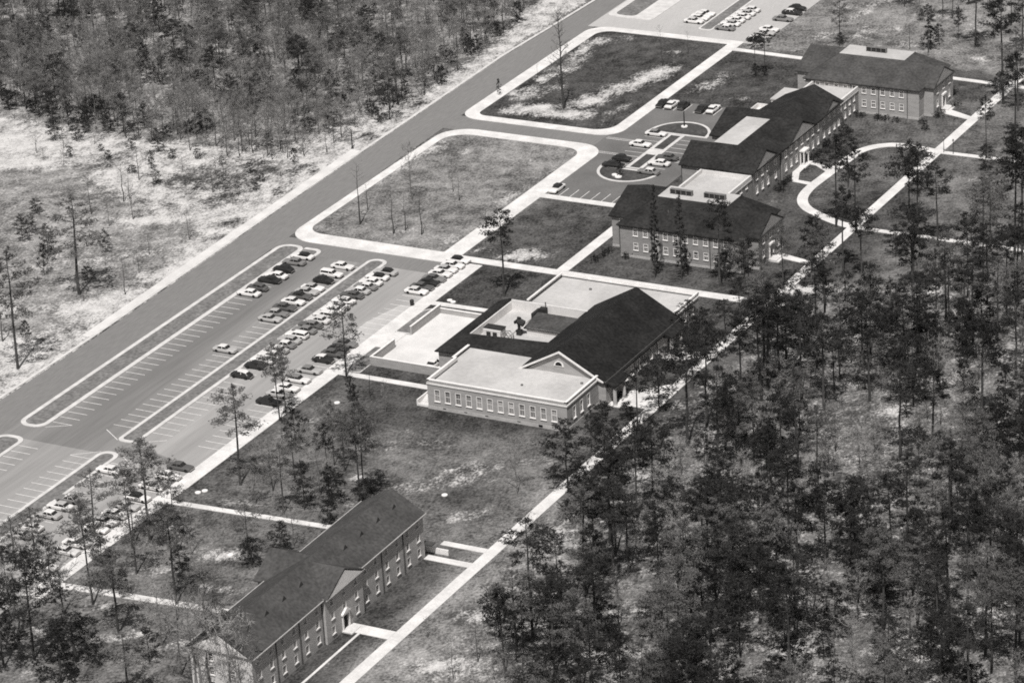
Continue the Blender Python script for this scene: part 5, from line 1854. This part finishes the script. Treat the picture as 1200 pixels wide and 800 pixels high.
def mass_object(name, parts, label):
    V, LV, MI, mats = [], [], [], []
    nv = 0
    loops, starts, mi = [], [], []
    nl = 0
    for kd, places in parts:
        for x, y, H, wide, rz in places:
            tm, cm, H0 = rt.choice(PROTO[kd])
            sc_ = H / H0
            sw = (sc_ ** .7) * wide
            for m_ in (tm, cm):
                n = len(m_.vertices)
                a = np.empty(n * 3, np.float32)
                m_.vertices.foreach_get('co', a)
                a = a.reshape(-1, 3) * np.array([sw, sw, sc_], np.float32)
                c_, s_ = math.cos(rz), math.sin(rz)
                a = np.stack([a[:, 0] * c_ - a[:, 1] * s_ + x, a[:, 0] * s_ + a[:, 1] * c_ + y, a[:, 2]], 1)
                V.append(a)
                lv = np.empty(len(m_.loops), np.int32)
                m_.loops.foreach_get('vertex_index', lv)
                loops.append(lv + nv)
                st = np.empty(len(m_.polygons), np.int32)
                m_.polygons.foreach_get('loop_start', st)
                starts.append(st + nl)
                if m_.materials[0] not in mats:
                    mats.append(m_.materials[0])
                mi.append(np.full(len(st), mats.index(m_.materials[0]), np.int32))
                nv += n
                nl += len(lv)
    me = bpy.data.meshes.new(name)
    V = np.concatenate(V)
    me.vertices.add(len(V))
    me.vertices.foreach_set('co', V.ravel())
    L_ = np.concatenate(loops)
    me.loops.add(len(L_))
    S2 = np.concatenate(starts)
    me.polygons.add(len(S2))
    me.loops.foreach_set('vertex_index', L_)
    me.polygons.foreach_set('loop_start', S2)
    me.update()
    for m_ in mats:
        me.materials.append(m_)
    me.polygons.foreach_set('material_index', np.concatenate(mi))
    o = bpy.data.objects.new(name, me)
    COL.objects.link(o)
    struct(o, 'stuff')
    tag(o, label, 'woodland')


names = {}
for (nm, kd), pl_ in MASS.items():
    names.setdefault(nm, []).append((kd, pl_))
for nm, parts in names.items():
    mass_object(nm, parts, {'far_wood_pines': 'dark pines crowded through the far wood', 'far_wood_thicket': 'leafless thicket filling the far wood', 'pine_wood_thicket': 'young pines and brush crowded between the trees of the pine wood'}.get(nm, 'further trees crowded into the woods'))


# undergrowth that nobody could count
def undergrowth(name, P, n, m, hlo, hhi, seed, keep=None, label=''):
    r = random.Random(seed)
    P = [tuple(at(*p)[:2]) for p in P]
    xs_, ys_ = [p[0] for p in P], [p[1] for p in P]
    T = TM()
    k = 0
    while k < n:
        x, y = r.uniform(min(xs_), max(xs_)), r.uniform(min(ys_), max(ys_))
        if not inpoly(x, y, P) or noise.noise(Vector((x * .12, y * .12, seed))) < r.uniform(-.35, .25):
            continue
        k += 1
        h = r.uniform(hlo, hhi)
        for _ in range(4):
            c = Vector((x + r.uniform(-.8, .8) * h, y + r.uniform(-.8, .8) * h, h * r.uniform(.15, .7)))
            tuft(T, c, h * .55, 6, r, up=.5, wid=.12)
    o = bpy.data.objects.new(name, T.data(name, m))
    COL.objects.link(o)
    struct(o, 'stuff')
    tag(o, label, 'undergrowth')


F1 = [(600, 690), (700, 600), (800, 500), (900, 400), (1000, 360), (1330, 360), (1330, 960), (520, 960), (480, 830)]
undergrowth('underbrush', F1, 3600, 'brush', .3, 1.2, 3, label='pale dry scrub covering the floor of the pine wood')
undergrowth('dark_underbrush', F1, 2200, 'brush dark', .4, 1.5, 4, label='dark low bushes and seedlings under the pine wood')
undergrowth('underbrush', [(-80, 118), (60, 150), (200, 168), (330, 184), (450, 142), (530, 92), (600, 40), (640, -60), (-80, -60)], 6500, 'brush', .5, 2.2, 5, label='tangled grey brush filling the far wood')
undergrowth('dark_underbrush', [(-80, 118), (60, 150), (200, 168), (330, 184), (450, 142), (530, 92), (600, 40), (640, -60), (-80, -60)], 2200, 'brush dark', .4, 1.8, 6, label='dark low bushes filling the far wood')
undergrowth('underbrush', [(-60, 860), (-60, 690), (90, 650), (200, 600), (420, 460), (440, 600), (330, 650), (260, 720), (240, 860)], 1500, 'brush', .2, .8, 8, label='thin dry scrub in the grove by the dormitory')
undergrowth('field_scrub', [(-60, 450), (0, 430), (130, 370), (280, 260), (380, 165), (200, 170), (-60, 150)], 900, 'brush', .2, .7, 9, label='scattered weeds over the sandy field')
# woods seen only from the side of the photograph's frame
def backdrop_wood(name, x0, x1, y0, y1, n, seed, label):
    r = random.Random(seed)
    T = TM()
    for _ in range(n):
        x, y = r.uniform(x0, x1), r.uniform(y0, y1)
        h = r.uniform(9, 17)
        for k in range(12):
            c = Vector((x + r.uniform(-2, 2), y + r.uniform(-2, 2), h * r.uniform(.45, 1)))
            tuft(T, c, 1.3, 5, r, wid=.3)
        T.t += [x - .2, y, 0, x + .2, y, 0, x, y, h]
    o = bpy.data.objects.new(name, T.data(name, 'needles'))
    COL.objects.link(o)
    struct(o, 'stuff')
    tag(o, label, 'woodland')


backdrop_wood('distant_wood', -420, -110, 335, 620, 1500, 21, 'distant woodland beyond the far wood')
backdrop_wood('distant_wood', 20, 330, 300, 560, 1000, 22, 'distant woodland beyond the top right lawns')

# ---------------------------------------------------------------- small things
LAMPW = {}


def lamp_post(px, py, lab):
    p = at(px, py)
    o = empty('lamp_post', (p.x, p.y, 0), lab, 'lamp post')
    if not LAMPW:
        b = MB()
        b.tube([(0, 0, 0), (0, 0, .3), (0, 0, 3.3)], [.14, .08, .06], 8)
        LAMPW['p'] = b.data('post', 'metal dark')
        b = MB()
        b.tube([(0, 0, 3.3), (0, 0, 3.45), (0, 0, 3.75), (0, 0, 3.9)], [.1, .24, .22, .04], 8)
        LAMPW['l'] = b.data('lantern', 'metal grey')
    inst('post', LAMPW['p'], o)
    inst('lantern', LAMPW['l'], o)


lamp_post(1106, 179, 'short dark lamp post at the left edge of the crossing of walks')
lamp_post(1117, 181, 'short dark lamp post just right of the crossing of walks')
p = at(802, 149)
o = empty('flagpole', (p.x, p.y, 0), 'thick dark pole on a white plinth in the far oval bed', 'pole')
b = MB()
b.tube([(p.x, p.y, .3), (p.x, p.y, 1.0), (p.x, p.y, 4.2)], [.22, .16, .13], 8)
b.build('pole', 'metal dark', o)
b = MB()
b.tube([(p.x, p.y, .09), (p.x, p.y, .32)], [.85, .8], 10)
b.build('plinth', 'white trim', o)
p = at(726, 208)
b = MB()
b.tube([(p.x - .3, p.y, .1), (p.x - .3, p.y, .34)], [.9, .85], 10)
b.tube([(p.x - 1.6, p.y + .6, .1), (p.x - 1.6, p.y + .6, .4)], [.7, .7], 8)
tag(b.build('stone_plinth', 'white trim'), 'white stone plinth under the small tree in the near oval bed', 'plinth')
tree('evergreen', p.x, p.y + .3, 4.2, 'small dark tree on the white plinth in the near oval bed', None, .42)
for px, py, lab in ((395, 472, 'white manhole cover on the grass left of the flat wing'), (521, 580, 'white manhole cover on the dark lawn behind the dormitory'), (232, 577, 'left one of two white covers on the grass below the lot'), (240, 575, 'right one of two white covers on the grass below the lot'), (527, 352, 'left one of two white covers in the small lawn by the cars'), (531, 354, 'right one of two white covers in the small lawn by the cars'), (270, 650, 'white cover on the grass left of the dormitory')):
    p = at(px, py)
    b = MB()
    b.tube([(p.x, p.y, 0), (p.x, p.y, .16), (p.x, p.y, .2)], [.62, .6, .5], 12)
    tag(b.build('manhole_cover', 'white trim'), lab, 'manhole cover')
for px, py, h, lab in ((483, 358, 1.5, 'dark waste bin on the pale walk beside the triangular grass bed'),):
    p = at(px, py)
    b = MB()
    b.tube([(p.x, p.y, .1), (p.x, p.y, .25), (p.x, p.y, 1.2), (p.x, p.y, 1.4)], [.4, .42, .5, .3], 10)
    tag(b.build('waste_bin', 'metal dark'), lab, 'waste bin')
p = at(413, 174)
b = MB()
b.tube([(p.x, p.y, 0), (p.x, p.y, .6), (p.x, p.y, 5.0)], [.4, .16, .12], 8)
tag(b.build('wooden_post', 'bark'), 'lone dark wooden post in the sand left of the main road', 'post')
p = at(508, 427)
place_car(-9.3, -17.0, PI / 2, 'white', 'white', 'sedan', 'white car half hidden at the corner of the service yard', None)
